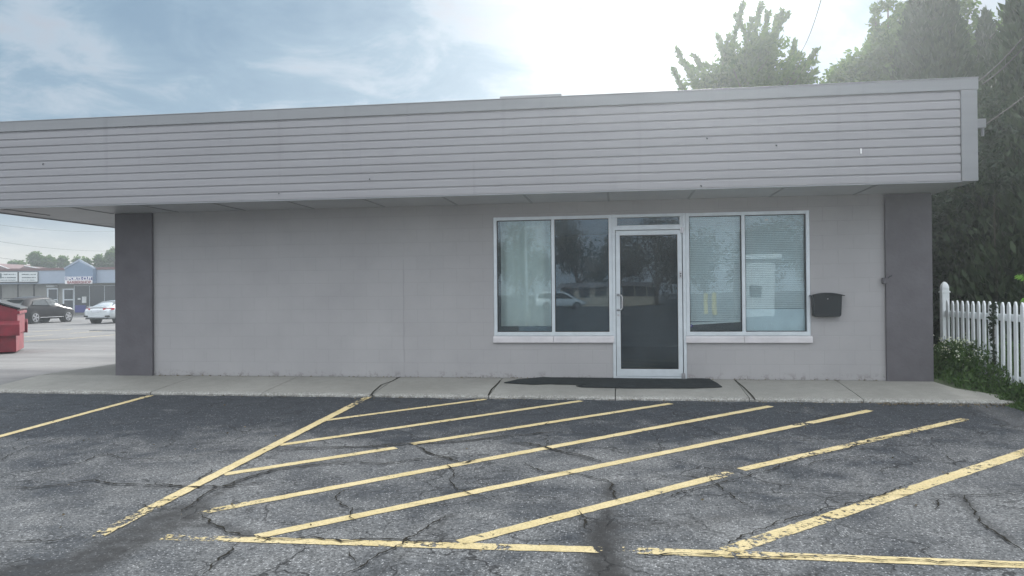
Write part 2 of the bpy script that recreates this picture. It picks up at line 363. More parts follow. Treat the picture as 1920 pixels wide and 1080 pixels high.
M['lamp'] = mat('lamp_lens', (.75, .78, .8), .15, coat=1); M['wire'] = mat('cable', (.03, .03, .032), .7)
M['litter'] = leafmat('dry_leaf', (.10, .08, .055), (.22, .18, .12), .1)
M['grass'] = mat('grass_soil', (.05, .07, .03), .95, vary=.3, bump=1)

# ------------------------------------------------------------ ground
def seg_d(px, py, a, b):
    ax, ay = a; bx, by = b; dx, dy = bx-ax, by-ay; L2 = dx*dx+dy*dy+1e-9
    t = np.clip(((px-ax)*dx+(py-ay)*dy)/L2, 0, 1); return np.hypot(px-ax-t*dx, py-ay-t*dy)
def G(px, py): p = onground(px, py); return (p.x, p.y)
stains = [([(1135, 1079), (1128, 1040), (1132, 985)], .05, .24, .9), ([(1132, 985), (1146, 940), (1140, 910)], .0, .14, .75),
          ([(20, 1079), (150, 1060), (270, 1000), (350, 960)], .13, .34, .72), ([(350, 960), (440, 905), (520, 880), (640, 865)], .02, .10, .6),
          ([(330, 985), (420, 985), (470, 1005)], .03, .12, .6),
          ([(1180, 985), (1290, 985), (1380, 965), (1480, 955)], .04, .20, .45), ([(960, 830), (1060, 850), (1125, 868)], .01, .05, .8),
          ([(1800, 925), (1830, 965), (1890, 1010)], .02, .10, .55), ([(1280, 900), (1350, 880), (1440, 868)], .03, .18, .45),
          ([(0, 918), (150, 910), (420, 915)], .01, .06, .5), ([(530, 838), (700, 838), (850, 830), (960, 815)], .01, .045, .75),
          ([(700, 1080), (760, 1035), (850, 965)], .01, .06, .6), ([(470, 1012), (640, 1015), (850, 1016)], .01, .05, .7),
          ([(210, 925), (290, 915)], .04, .12, .35), ([(1480, 930), (1700, 935)], .03, .14, .35)]
def cr(a, b, st): return list(np.arange(a, b, st))
xs = np.array([-900, -400, -200, -100, -60, -40, -28, -20, -15, -12]+cr(-10, 6.6, .05)+[8, 12, 20, 40, 80, 200, 400, 900.])
ys = np.array([-900, -300, -150, -80, -40, -20, -10, -5, 0, 2]+cr(3.2, 10, .05)+[10.5, 11, 12, 14, 16, 18, 20, 23, 26.6, 30, 40, 60, 80, 120, 300, 900.])
X, Y = np.meshgrid(xs, ys); Z = np.vectorize(zg)(Y)
n1_, n2_ = len(xs), len(ys)
vs = np.stack([X.ravel(), Y.ravel(), Z.ravel()], 1)
ii = np.arange((n1_-1)*(n2_-1)); r_, c_ = ii//(n1_-1), ii % (n1_-1); a_ = r_*n1_+c_
fs = np.stack([a_, a_+1, a_+n1_+1, a_+n1_], 1)
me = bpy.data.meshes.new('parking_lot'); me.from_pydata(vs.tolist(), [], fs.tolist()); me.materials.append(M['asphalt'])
sv = np.zeros(len(vs))
for pl, r0, r1, k in stains:
    g = [G(*p) for p in pl]; d = np.full(len(vs), 99.)
    for a, b in zip(g[:-1], g[1:]): d = np.minimum(d, seg_d(vs[:, 0], vs[:, 1], a, b))
    sv = np.maximum(sv, k*np.clip(1-(d-r0)/(r1-r0), 0, 1))
at_ = me.attributes.new('stain', 'FLOAT', 'POINT'); at_.data.foreach_set('value', sv.astype(np.float32))
go = bpy.data.objects.new('parking_lot', me); COL.objects.link(go); tag(go, kind='structure')

# sidewalk: slabs between joints, sloping to the lot
def swz(Y): return -.010 if Y > 11.1 else -.010-.10*(11.1-Y)/1.25
jx = [-9.36, -6.628, -4.95, -3.352, -1.739, -.07, 1.619, 2.991, 4.75]
mb = MB()
random.seed(3)
for a, b in zip(jx[:-1], jx[1:]):
    g = .006; n = max(6, int((b-a)/.08)); fr = []
    for i in range(n+1):
        x = a+g+(b-a-2*g)*i/n; wob = .018*math.sin(x*9.1)+random.uniform(-.012, .012)
        rows = [(x, 9.86+wob, -.30), (x, 9.86+wob, swz(9.86)-.022+random.uniform(-.006, .006)), (x, 9.885+wob, swz(9.88)-.003), (x, 10.3, swz(10.3)), (x, 11.1, swz(11.1)), (x, 11.1, -.3)]
        fr.append(rows)
    mb.grid(fr)
    mb.add(fr[0], [tuple(range(6))]); mb.add(fr[-1], [tuple(range(6))])
# side walk along the building's far side
for a, b in ((11.11, 13.2), (13.21, 15.4), (15.41, 18), (18.01, 21), (21.01, 26)):
    mb.box(-9.36, -8.0, a, b, -.5, -.010)
tag(mb.build('sidewalk', M['concrete']), kind='structure')

# ------------------------------------------------------------ paint lines
def ribbon(pts, width, lift, wearf=None, jit=.004, step=.05):
    rows = []; wv = []
    P = [Vector((p[0], p[1])) for p in pts]
    tot = sum((b-a).length for a, b in zip(P[:-1], P[1:])); s = 0
    for a, b in zip(P[:-1], P[1:]):
        L = (b-a).length; n = max(1, int(L/step)); t = (b-a)/L; nn = Vector((-t.y, t.x))
        for i in range(n+(b is P[-1])):
            c = a+(b-a)*i/n; w_ = width/2
            row = []
            for k in (-1, 0, 1):
                q = c+nn*(k*w_+random.uniform(-jit, jit)); row.append((q.x, q.y, zg(q.y)+lift)); wv.append(wearf((s+L*i/n)/tot) if wearf else 0)
            rows.append(row)
        s += L
    return rows, wv
def line(px0, px1, wd=.10, wear=lambda t: 0, lift=.004, world=False):
    a = px0 if world else G(*px0); b = px1 if world else G(*px1)
    rows, wv = ribbon([a, b], wd, lift, wear)
    o = MB().grid(rows).build('painted_line', M['paint'], kind='structure')
    at = o.data.attributes.new('wear', 'FLOAT', 'POINT'); at.data.foreach_set('value', np.array(wv, np.float32))
end = lambda k0=.12, k1=.06: (lambda t: k0*max(0, 1-t/.12)+k1*max(0, (t-.9)/.1))
line((-6.575, 5.2), (-6.575, 9.80), .10, end(.05, .03), world=True)
line((-10.0, 5.2), (-10.0, 9.80), .10, end(), world=True)
line((-3.40, 4.42), (-3.40, 9.86), .105, lambda t: max(0, .17-.7*t)+(.09 if t > .86 else -.02), .008, world=True)
line((606, 789), (910, 749), .09, end(.03, .03))
line((524, 835), (1090, 752), .095, end(.02, .02))
line((420, 890), (742, 840), .10, lambda t: -.03); line((772, 833), (1258, 757), .095, end(.02, .02))
line((320, 972), (1445, 762), .10, lambda t: .22*max(0, 1-t/.10)+(.05 if .6 < t < .62 else -.01))
line((480, 1007), (1632, 770), .10, lambda t: .10 if .80 < t < .83 or .55 < t < .56 else (.05 if t > .95 else -.03))
line((862, 1018), (1372, 887), .105, lambda t: .0+.13*max(0, (t-.84)/.16)); line((1390, 881), (1810, 786), .10, lambda t: .03+.05*t)
line((1362, 1034), (2100, 789), .12, lambda t: .06 if t < .35 else .02)
line((-2.95, 4.52), (-1.5, 4.56), .095, lambda t: .12 if t < .35 else .05, world=True)
line((-1.5, 4.56), (-.12, 4.60), .10, lambda t: .07 if t < .6 else (-.06 if t < .94 else .15), world=True)
line((.0, 4.61), (3.3, 4.63), .105, lambda t: (.14 if t < .03 else .03)+.04*math.sin(t*9), world=True)
# far lot: a few worn stripes
for x, y0, y1 in ((-27, 30, 34), (-30, 30, 34), (-33, 30, 34), (-24, 30, 34), (-21, 24, 29), (-24, 24, 29)):
    line((x, y0), (x, y1), .10, lambda t: .06, world=True)
# cracks
cracks = [(.018, [(0, 915), (60, 917), (130, 908), (180, 903), (240, 910), (330, 913), (372, 915), (430, 914), (500, 905)]), (.010, [(180, 903), (186, 896), (193, 890)]),
 (.012, [(345, 912), (375, 898), (405, 880)]), (.010, [(0, 868), (30, 850), (60, 838), (110, 825), (145, 818)]),
 (.009, [(75, 882), (150, 870), (195, 852), (240, 862), (300, 862), (370, 855), (420, 848), (520, 838)]), (.010, [(250, 944), (285, 955), (300, 952)]),
 (.018, [(500, 850), (560, 843), (620, 841), (700, 838), (780, 833), (880, 828), (960, 818), (1040, 812)]),
 (.016, [(330, 968), (390, 925), (440, 905), (520, 882), (600, 874), (660, 868), (720, 872), (790, 862), (860, 860)]),
 (.016, [(370, 965), (400, 985), (420, 998), (470, 1008), (530, 1014), (590, 1010), (640, 1018), (700, 1014), (770, 1019), (860, 1016)]),
 (.014, [(640, 1083), (690, 1055), (740, 1030), (790, 998), (850, 965)]), (.010, [(668, 1062), (655, 1045), (645, 1030)]),
 (.014, [(380, 1083), (410, 1050), (450, 1018)]), (.020, [(780, 836), (800, 850), (850, 865), (872, 870), (900, 862)]),
 (.022, [(960, 832), (985, 832), (1010, 836), (1060, 850), (1100, 858), (1125, 868)]), (.013, [(975, 868), (1000, 880), (1025, 888), (1060, 886), (1100, 895), (1140, 903), (1150, 930), (1165, 945)]),
 (.011, [(655, 918), (630, 932), (637, 948), (662, 958), (655, 972), (668, 982)]), (.010, [(840, 868), (852, 885), (845, 905), (856, 918), (900, 932), (935, 935)]),
 (.008, [(760, 945), (830, 950), (890, 940), (940, 930), (1060, 935)]), (.012, [(1265, 790), (1300, 800), (1335, 810), (1350, 820)]),
 (.012, [(1330, 895), (1355, 918), (1390, 945), (1410, 955)]), (.009, [(1420, 905), (1500, 915), (1560, 925), (1640, 931), (1740, 928), (1820, 931), (1925, 927)]),
 (.013, [(1810, 930), (1830, 962), (1850, 990), (1890, 1018), (1925, 1042)]), (.009, [(1770, 853), (1790, 868), (1812, 880)]),
 (.014, [(1083, 958), (1100, 975), (1095, 990), (1110, 1000)]), (.012, [(1170, 1040), (1230, 1046), (1290, 1040), (1350, 1044), (1420, 1048), (1520, 1046), (1640, 1052), (1760, 1058), (1925, 1060)]),
 (.012, [(1235, 940), (1290, 922), (1360, 905), (1440, 885), (1500, 862), (1580, 845), (1640, 825), (1700, 815)]), (.010, [(1345, 1030), (1400, 1005), (1470, 980), (1540, 958), (1600, 945), (1670, 925), (1710, 905)]),
 (.008, [(640, 800), (700, 785), (790, 775), (880, 764)]), (.007, [(1150, 905), (1200, 900), (1260, 893)]), (.007, [(1480, 880), (1560, 862), (1680, 858)]), (.009, [(0, 1018), (90, 1018), (140, 1008), (170, 1012)]),
 (.012, [(1740, 930), (1760, 940), (1755, 960)]), (.008, [(690, 830), (705, 845), (740, 850)]), (.009, [(1010, 780), (1030, 775), (1010, 765)]), (.009, [(1030, 792), (1012, 800), (1035, 805)])]
mb = MB(); random.seed(11)
for wd, pl in cracks:
    g = [Vector(G(*p)) for p in pl]; pts = [g[0]]
    for a, b in zip(g[:-1], g[1:]):
        n = max(1, int((b-a).length/.035)); t = (b-a); nn = Vector((-t.y, t.x)).normalized() if t.length else Vector((1, 0))
        off = 0
        for i in range(1, n+1):
            off = .6*off+random.uniform(-.018, .018); pts.append(a+t*i/n+nn*(off if i < n else 0))
    rows = []
    for i, p in enumerate(pts):
        t = (pts[min(i+1, len(pts)-1)]-pts[max(i-1, 0)]).normalized(); nn = Vector((-t.y, t.x)); f = min(1, i/4, (len(pts)-1-i)/4)+.1
        w_ = wd*.58*f*random.uniform(.25, 1.25)
        rows.append([(p.x+nn.x*k*w_, p.y+nn.y*k*w_, zg(p.y)+.013) for k in (-1, 1)])
    mb.grid(rows)
tag(mb.build('asphalt_cracks', M['crack']), kind='structure')
# sidewalk cracks / weeds in joints
mb = MB()
for pl in ([(752, 706), (735, 715), (715, 722), (700, 735), (695, 742)], [(943, 705), (935, 718), (922, 730), (916, 741)], [(1378, 713), (1395, 727), (1410, 742), (1416, 750)]):
    rows = []
    for i, p in enumerate(pl):
        d = ray(*p); t = (-.010-.08*11.1-1.25)/(d.z-.08*d.y); q = EYE+d*t; q.z = swz(q.y)+.004
        rows.append([(q.x-.012, q.y, q.z), (q.x+.010, q.y, q.z)])
    mb.grid(rows)
tag(mb.build('sidewalk_cracks', M['crack']), kind='structure')

# ------------------------------------------------------------ building
WY = 11.1; FY = 10.04; ZS = 2.585; ZT = 3.868; FX0, FX1 = -9.63, 4.40
B = empty('shop_building', (0, 0, 0), label='long low grey commercial building with a deep siding fascia over a glass shopfront', cat='building')
wl, wr = -1.868, 2.665; dl, dr = -.060, .905      # window/door opening limits
ST, SB = 2.385, .545
m = MB()
m.box(-8.02, wl, WY, WY+.2, -.3, 2.60); m.box(wr, 4.25, WY, WY+.2, -.3, 2.60)
m.box(wl, wr, WY, WY+.2, ST, 2.60); m.box(wl, dl-.045, WY, WY+.2, -.3, SB); m.box(dr+.045, wr, WY, WY+.2, -.3, SB); m.box(dl-.045, dr+.045, WY, WY+.2, -.3, .0)
m.box(-8.02, -7.82, WY+.2, 26, -.5, 2.60); m.box(4.05, 4.25, WY+.2, 26, -.5, 2.60); m.box(-7.82, 4.05, 25.8, 26, -.5, 2.60)
m.build('wall', M['wall'], B)
cj = atY(757, 600, WY).x
MB().box(cj-.0025, cj+.0025, WY-.002, WY, 0, 1.78).build('control_joint', M['siding'], B)
MB().box(-8.03, -7.385, WY-.05, WY-.002, -.02, ZS-.004).build('pillar', M['pillar'], B, bevel=.006)
MB().box(3.655, 4.262, WY-.05, WY-.002, -.03, ZS-.004).build('pillar', M['pillar'], B, bevel=.006)
MB().box(-7.8, 4.0, WY+.25, 17.5, -.02, .0).build('interior_floor', M['ifloor'], B)
MB().box(-7.8, 4.0, 17.5, 17.6, .0, 2.6).box(-2.3, -2.2, WY+.25, 17.5, .0, 2.6).build('interior_wall', M['interior'], B)
# roof slab
MB().box(FX0+.06, FX1-.06, FY+.05, 26.6, ZS+.05, 3.55).build('roof', M['roof'], B)
# soffit with panel seams
sm = MB(); m = MB(); m.box(FX0+.03, FX1-.03, FY+.045, 26.5, ZS+.002, ZS+.03)
xx = -9.2
while xx < 4.3:
    sm.box(xx, xx+.030, FY+.05, WY-.055, ZS-.007, ZS+.0); xx += 1.13
for k in range(1, 12):
    m.box(FX0+.04, -8.05, 11.3+k*1.2, 11.306+k*1.2, ZS-.003, ZS)
sf = m.build('soffit', M['soffit'], B); sm.build('seam', M['trim'], sf, kind='stuff')
# siding: ten dutch lap courses on the front and the two ends
zb = ZS+.018; nC = 10; ch = (3.725-zb)/nC
prof = [(0, ZS)]                                                # (outward offset, z)
for i in range(nC):
    z0 = zb+i*ch
    prof += [(.004, z0-.0005), (.018, z0), (.0172, z0+ch*.72), (.014, z0+ch*.76), (.007, z0+ch*.82), (.004, z0+ch*.88)]
prof += [(.004, 3.725)]
m = MB()
m.grid([[(x, FY-o, z) for o, z in prof] for x in (FX0+.02, -6.2, -2.5, 1.2, 4.21)])
m.grid([[(FX0-o+.02, y, z) for o, z in prof] for y in (FY+.02, 26.5)])
m.grid([[(FX1+o-.02, y, z) for o, z in prof] for y in (FY+.02, 26.5)])
m.build('fascia_siding', M['siding'], B)
# cap flashing and starter strip
m = MB(); m.box(FX0-.03, FX1+.02, FY-.030, FY+.12, 3.725, ZT)
m.box(FX0-.035, FX1+.025, FY-.036, FY+.13, ZT, ZT+.012)
m.box(FX0-.02, FX0+.12, FY+.12, 26.5, 3.725, ZT); m.box(FX1-.12, FX1+.02, FY+.12, 26.5, 3.725, ZT)
m.build('cap_flashing', M['trim'], B, bevel=.004)
m = MB(); m.box(4.215, FX1+.005, FY-.032, FY+.03, ZS+.004, 3.722); m.build('corner_trim', M['trim'], B, bevel=.004)
m = MB(); m.box(FX0-.005, FX0+.15, FY-.032, FY+.03, ZS+.004, 3.722); m.build('corner_trim', M['trim'], B, bevel=.004)
MB().box(FX0+.15, 4.215, FY-.026, FY+.044, ZS-.006, ZS+.012).box(FX0-.012, FX0+.03, FY+.05, 26.4, ZS-.012, ZS+.012).build('drip_edge', M['trim'], B)
# stray screws and marks left on the siding
for px, py in ((81, 307), (523, 362), (1325, 259), (1455, 272), (1314, 348), (693, 335)):
    p = atY(px, py, FY-.024); MB().tube([p, p+Vector((.006, -.018, -.012))], .008, 6).build('screw', M['black'], B)
m = MB(); p = atY(1614, 283, FY-.024); m.box(p.x-.008, p.x+.008, p.y-.012, p.y, p.z-.035, p.z+.03); m.build('cable_clip', M['letters'], B)

# windows
def frame(mb, x0, x1, z0, z1, y0, y1, wd, mulls=()):
    mb.box(x0, x0+wd, y0, y1, z0, z1); mb.box(x1-wd, x1, y0, y1, z0, z1)
    mb.box(x0+wd, x1-wd, y0, y1, z0, z0+wd*1.15); mb.box(x0+wd, x1-wd, y0, y1, z1-wd, z1)
    for c in mulls: mb.box(c-wd/2, c+wd/2, y0+.004, y1, z0+wd*1.15, z1-wd)
def window(x0, x1, mull, lab):
    m = MB(); frame(m, x0, x1, SB+.07, ST, WY-.012, WY+.09, .048, (mull,))
    f = m.build('window', M['alu'], B, bevel=.003, label=lab)
    edges = [x0+.048, mull-.024, mull+.024, x1-.048]
    for a, b in ((0, 1), (2, 3)):
        g = MB(); g.box(edges[a]+.001, edges[b]-.001, WY+.035, WY+.041, SB+.125, ST-.048); g.build('pane', M['glassmid'] if (x0 < -1 and a == 2) else M['glass'], f)
        g = MB(); frame(g, edges[a]+.001, edges[b]-.001, SB+.127, ST-.049, WY+.024, WY+.035, .009); g.build('gasket', M['rubber'], f)
    s = MB(); mid = mull
    for a, b in ((x0-.012, mid-.002), (mid+.002, x1+.02)): s.prism([(a, WY-.045, SB-.03), (a, WY-.045, SB+.045), (a, WY-.014, SB+.066), (a, WY+.05, SB+.066), (a, WY-.003, SB-.03)], (b-a, 0, 0))
    s.build('sill', M['sill'], f, bevel=.003)
    return f
window(wl+.005, dl-.046, atY(1037, 500, WY).x, 'left shopfront window, pale curtain in one pane and dark glass in the other')
window(dr+.046, wr-.005, atY(1394, 500, WY).x, 'right shopfront window with slatted blinds behind both panes')
# door frame + transom
m = MB()
m.box(dl-.044, dl+.0, WY-.016, WY+.09, -.005, ST); m.box(dr, dr+.044, WY-.016, WY+.09, -.005, ST)
m.box(dl, dr, WY-.016, WY+.09, ST-.045, ST); m.box(dl, dr, WY-.016, WY+.09, 2.155, 2.225); m.box(dl, dl+.03, WY-.010, WY+.09, 2.225, ST-.045); m.box(dr-.04, dr, WY-.010, WY+.09, 2.225, ST-.045)
m.box(dl, dr, WY-.016, WY+.08, -.008, .018)
df = m.build('door_frame', M['alu'], B, bevel=.003)
MB().box(dl+.031, dr-.041, WY+.04, WY+.046, 2.227, ST-.047).build('transom_pane', M['glassdark'], df)
# door leaf
d0, d1, z0, z1 = dl+.006, dr-.010, .024, 2.148
m = MB(); m.box(d0, d0+.062, WY-.004, WY+.042, z0, z1); m.box(d1-.062, d1, WY-.004, WY+.042, z0, z1); m.box(d0+.062, d1-.062, WY-.004, WY+.042, z0, z0+.105); m.box(d0+.062, d1-.062, WY-.004, WY+.042, z1-.068, z1)
dd = m.build('door', M['alu'], B, bevel=.003)
MB().box(d0+.063, d1-.063, WY+.018, WY+.024, z0+.106, z1-.069).build('pane', M['glassdark'], dd)
m = MB(); frame(m, d0+.063, d1-.063, z0+.106, z1-.069, WY+.006, WY+.018, .010); m.build('gasket', M['rubber'], dd)
hx = d0+.030; zt, zbm = atY(1163, 553, WY).z, atY(1163, 581, WY).z
m = MB(); m.tube([(hx, WY-.004, zt), (hx, WY-.05, zt), (hx+.015, WY-.066, zt), (hx+.045, WY-.07, zt-.006), (hx+.058, WY-.07, zt-.03), (hx+.058, WY-.07, zbm+.03), (hx+.045, WY-.07, zbm+.006), (hx+.015, WY-.066, zbm), (hx, WY-.05, zbm), (hx, WY-.004, zbm)], .0115, 10)
m.tube([(hx, WY-.012, zt), (hx, WY-.003, zt)], .02, 12); m.tube([(hx, WY-.012, zbm), (hx, WY-.003, zbm)], .02, 12)
m.build('handle', M['steel'], dd, smooth=True)
zl = atY(1160, 591, WY).z
MB().tube([(hx, WY-.016, zl), (hx, WY-.003, zl)], .016, 14).build('lock', M['steel'], dd)
for zc in (2.14, .035): MB().tube([(d1+.004, WY-.03, zc-.045), (d1+.004, WY-.03, zc+.045)], .013, 10).box(d1-.022, d1+.03, WY-.03, WY-.012, zc-.04, zc+.04).build('hinge', M['steel'], dd)
p = atY(1276, 515, WY-.03)
m = MB(); m.box(p.x-.018, p.x+.018, WY-.034, WY-.017, p.z-.05, p.z+.05); m.build('lock_plate', M['steel'], df, bevel=.004)
MB().tube([(p.x, WY-.05, p.z+.015), (p.x, WY-.033, p.z+.015)], .010, 10).tube([(p.x, WY-.05, p.z-.018), (p.x, WY-.033, p.z-.018)], .010, 10).build('key_switch', M['black'], df)
# small sticker
s = atY(1292, 611, WY+.03); m = MB(); m.prism([(s.x+.055*math.cos(a), WY+.034, s.z+.026*math.sin(a)) for a in [2*PI*k/20 for k in range(20)]], (0, -.001, 0))
st_ = m.build('window_sticker', M['signblue'], label='tiny blue oval sticker in the bottom corner of the glass right of the door', cat='sticker')
MB().box(s.x-.035, s.x+.035, WY+.0315, WY+.0325, s.z-.004, s.z+.005).build('sticker_stripe', M['letters'], st_)
s = atY(1437, 412, WY+.03); MB().box(s.x-.022, s.x+.022, WY+.032, WY+.034, s.z-.010, s.z+.010).build('price_tag', M['letters'], label='tiny white tag stuck high on the far right window pane', cat='tag')

# curtain, blinds, board inside
xm1 = atY(1037, 500, WY).x; xm2 = atY(1394, 500, WY).x
rows = []
for i in range(121):
    x = wl+.06+(xm1-.03-wl-.06)*i/120; y = WY+.30+.014*math.sin(x*34)+.014*math.sin(x*13+1)
    rows.append([(x, y, SB+.20), (x+.004, y, 1.4), (x, y, ST+.0)])
cu = MB().grid(rows).build('curtain', M['curtain'], smooth=True, label='pale green curtain hanging behind the leftmost window pane', cat='curtain')
MB().tube([(wl+.03, WY+.30, ST+.02), (xm1+.0, WY+.30, ST+.02)], .01, 8).build('curtain_rod', M['alu'], cu)
MB().box(wl+.35, xm1-.03, WY+.18, WY+.26, SB+.10, SB+.20).build('storage_box', M['interior'], label='low dark box on the inner ledge below the pale curtain', cat='box')
def blind(x0, x1, zb0, zb1, lab):
    m = MB(); z = ST-.06; n = 0
    while True:
        if z < max(zb0, zb1)+.0: break
        tl = 0
        m.prism([(x0, WY+.105, z-.0115), (x0, WY+.116, z+.0115), (x0, WY+.1168, z+.011), (x0, WY+.1058, z-.012)], (x1-x0, 0, 0)); z -= .0262; n += 1
    # crooked gathered slats at the bottom
    k = 0
    while z > min(zb0, zb1) and abs(zb0-zb1) > .01:
        f = (max(zb0, zb1)-z)/abs(zb0-zb1); z += -.010; zz0 = z; zz1 = max(zb0, zb1)-.004-k*.0015
        a, b = (zz0, zz1) if zb0 < zb1 else (zz1, zz0)
        m.add([(x0, WY+.105, a-.008), (x1, WY+.105, b-.008), (x1, WY+.12, b+.008), (x0, WY+.12, a+.008)], [(0, 1, 2, 3)]); k += 1
    o = m.build('window_blind', M['blind'], label=lab, cat='blind', group='slatted blinds behind the right window')
    MB().box(x0, x1, WY+.098, WY+.128, ST-.055, ST-.02).build('head_rail', M['blind'], o)
    MB().prism([(x0, WY+.10, zb0-.012), (x1, WY+.10, zb1-.012), (x1, WY+.10, zb1+.008), (x0, WY+.10, zb0+.008)], (0, .025, 0)).build('bottom_rail', M['blind'], o)
    c = MB()
    for f in (.12, .5, .88): c.tube([(x0+(x1-x0)*f, WY+.102, ST-.04), (x0+(x1-x0)*f, WY+.102, (zb0+(zb1-zb0)*f))], .0015, 5)
    c.build('cord', M['letters'], o)
blind(dr+.10, xm2-.03, atY(1284, 608, WY+.1).z, atY(1390, 602, WY+.1).z, 'slatted blind nearest the door, lowered with a crooked bottom rail')
blind(xm2+.03, wr-.06, atY(1400, 577, WY+.1).z, atY(1510, 576, WY+.1).z, 'slatted blind in the far right pane, stopping above a pale board')
MB().box(xm2+.028, wr-.056, WY+.11, WY+.125, SB+.10, atY(1450, 577, WY+.12).z-.016).build('pale_board', M['board'], bevel=.003, label='pale blue white board standing below the blind in the right pane', cat='board')
m = MB(); m.box(dr+.25, dr+.75, WY+.5, WY+.95, .0, .62).box(dr+.22, dr+.78, WY+.47, WY+.98, .62, .65)
m.build('interior_table', M['interior'], label='grey table seen through the gap under the crooked blind', cat='table')

# mailbox
mbx = empty('mailbox', (0, 0, 0), label='black wall mailbox with an arched lid right of the windows', cat='mailbox')
a = atY(1523, 594, WY-.1); b = atY(1579, 594, WY-.1); zt_ = atY(1550, 553, WY-.1).z; x0, x1, zb_ = a.x+.01, b.x, a.z
MB().prism([(x0+.008, WY-.10, zb_+.02), (x0+.03, WY-.10, zb_), (x1-.03, WY-.10, zb_), (x1-.008, WY-.10, zb_+.02), (x1, WY-.12, zt_), (x0, WY-.12, zt_)], (0, .12, 0)).build('box', M['black'], mbx, bevel=.008)
arc = [(x0-.03+(x1-x0+.06)*k/14, zt_-.004+.036*math.sin(PI*k/14)) for k in range(15)]
m = MB(); m.prism([(x, WY-.145, z) for x, z in arc]+[(x, WY-.145, z-.012) for x, z in arc[::-1]], (0, .142, 0)); m.build('lid', M['black'], mbx, bevel=.003)
m = MB(); m.prism([(x, WY-.128, z) for x, z in arc[1:-1]]+[(x1, WY-.128, zt_-.008), (x0, WY-.128, zt_-.008)], (0, .02, 0)); m.build('front_flap', M['black'], mbx)
MB().tube([((x0+x1)/2+.0, WY-.133, zt_-.055), ((x0+x1)/2, WY-.116, zt_-.055)], .007, 10).build('lock', M['steel'], mbx)
# small junction box on pillar edge
p = atY(1660, 525, WY-.06)
jb = MB().box(p.x-.035, p.x+.03, WY-.085, WY-.004, p.z-.05, p.z+.03).build('outdoor_outlet', M['pillar'], bevel=.008, label='small dark outlet box at the edge of the right pillar', cat='outlet')
MB().tube([(p.x+.03, WY-.055, p.z+.02), (p.x+.06, WY-.055, p.z+.05), (p.x+.09, WY-.053, p.z+.06)], .008, 6).build('cable_stub', M['black'], jb)
# door mat: torn, lying in front of the door
def SW(px, py):
    d = ray(px, py); t = (-.010-.08*11.1-1.25)/(d.z-.08*d.y); q = EYE+d*t; return (q.x, q.y, swz(q.y)+.006)
outl = [(945, 719), (970, 713), (1015, 709), (1060, 707), (1150, 707), (1280, 708), (1330, 712), (1345, 720), (1354, 727), (1300, 729), (1180, 729), (1090, 727), (1080, 725), (1100, 723), (1030, 721), (1000, 722)]
ol = [SW(*p) for p in outl]
dm = MB().prism(ol, (0, 0, .010)).build('door_mat', M['mat'], label='dark green grey doormat with torn edges lying before the glass door', cat='doormat')
# rooftop unit
v0 = atY(937, 180.5, 12.6); v1 = atY(1053, 180.5, 12.6)
ru = empty('rooftop_unit', ((v0.x+v1.x)/2, 13.1, 3.55), label='grey metal box standing on the roof behind the fascia', cat='vent')
hw = (v1.x-v0.x)/2; hh = v0.z-3.55
MB().box(-hw+.03, hw-.03, -.45, .45, 0, hh-.06).build('housing', M['trim'], ru, bevel=.01)
MB().box(-hw, hw, -.5, .5, hh-.06, hh).build('lid', M['trim'], ru, bevel=.01)
# cable bracket on the fascia end
p = atY(1842, 232, FY+.5)
br_ = MB().box(FX1-.01, p.x+.03, FY+.46, FY+.54, p.z-.06, p.z+.06).tube([(p.x, FY+.5, p.z-.06), (p.x, FY+.5, p.z-.16)], .02, 8).build('cable_bracket', M['trim'], bevel=.006, label='small grey bracket on the right end of the fascia', cat='bracket')

# wires
def wire(name, a, b, sag, r, lab, grp):
    pts = [Vector(a).lerp(Vector(b), t)+Vector((0, 0, -sag*4*t*(1-t))) for t in [k/16 for k in range(17)]]
    return MB().tube(pts, r, 6).build(name, M['wire'], label=lab, cat='cable', group=grp)
wire('overhead_cable', atY(1500, 100, 26), atY(1550, -40, 20), .25, .012, 'thin cable rising from behind the bushy roofside tree', 'overhead cables')
for i, (a, b) in enumerate((((1835, 152), (1935, 50)), ((1842, 158), (1935, 70)))):
    wire('overhead_cable', atY(a[0], a[1], 13), atY(b[0], b[1], 11), .05, .008, 'lower of the twin cables above the right end of the fascia' if i else 'upper of the twin cables above the right end of the fascia', 'overhead cables')
wire('overhead_cable', atY(1850, 232, FY+.5), atY(1960, 150, 9.0), .01, .005, 'thin cable running from the fascia bracket to the right', 'overhead cables')
wire('overhead_cable', atY(1856, 72, 17), atY(1920, -20, 15), .05, .010, 'thicker of the cables beside the small pointed spire tree', 'overhead cables')
wire('overhead_cable', atY(1864, 50, 18), atY(1904, -20, 16), .03, .008, 'thinner of the cables beside the small pointed spire tree', 'overhead cables')
for i, (ya, yb) in enumerate(((416, 432), (446, 470), (478, 492))):
    wire('overhead_cable', atY(-40, ya, 55), atY(240, yb, 75), .4, .011, ['uppermost', 'middle', 'lowest'][i]+' of the faint cables in the sky over the distant shops', 'overhead cables')

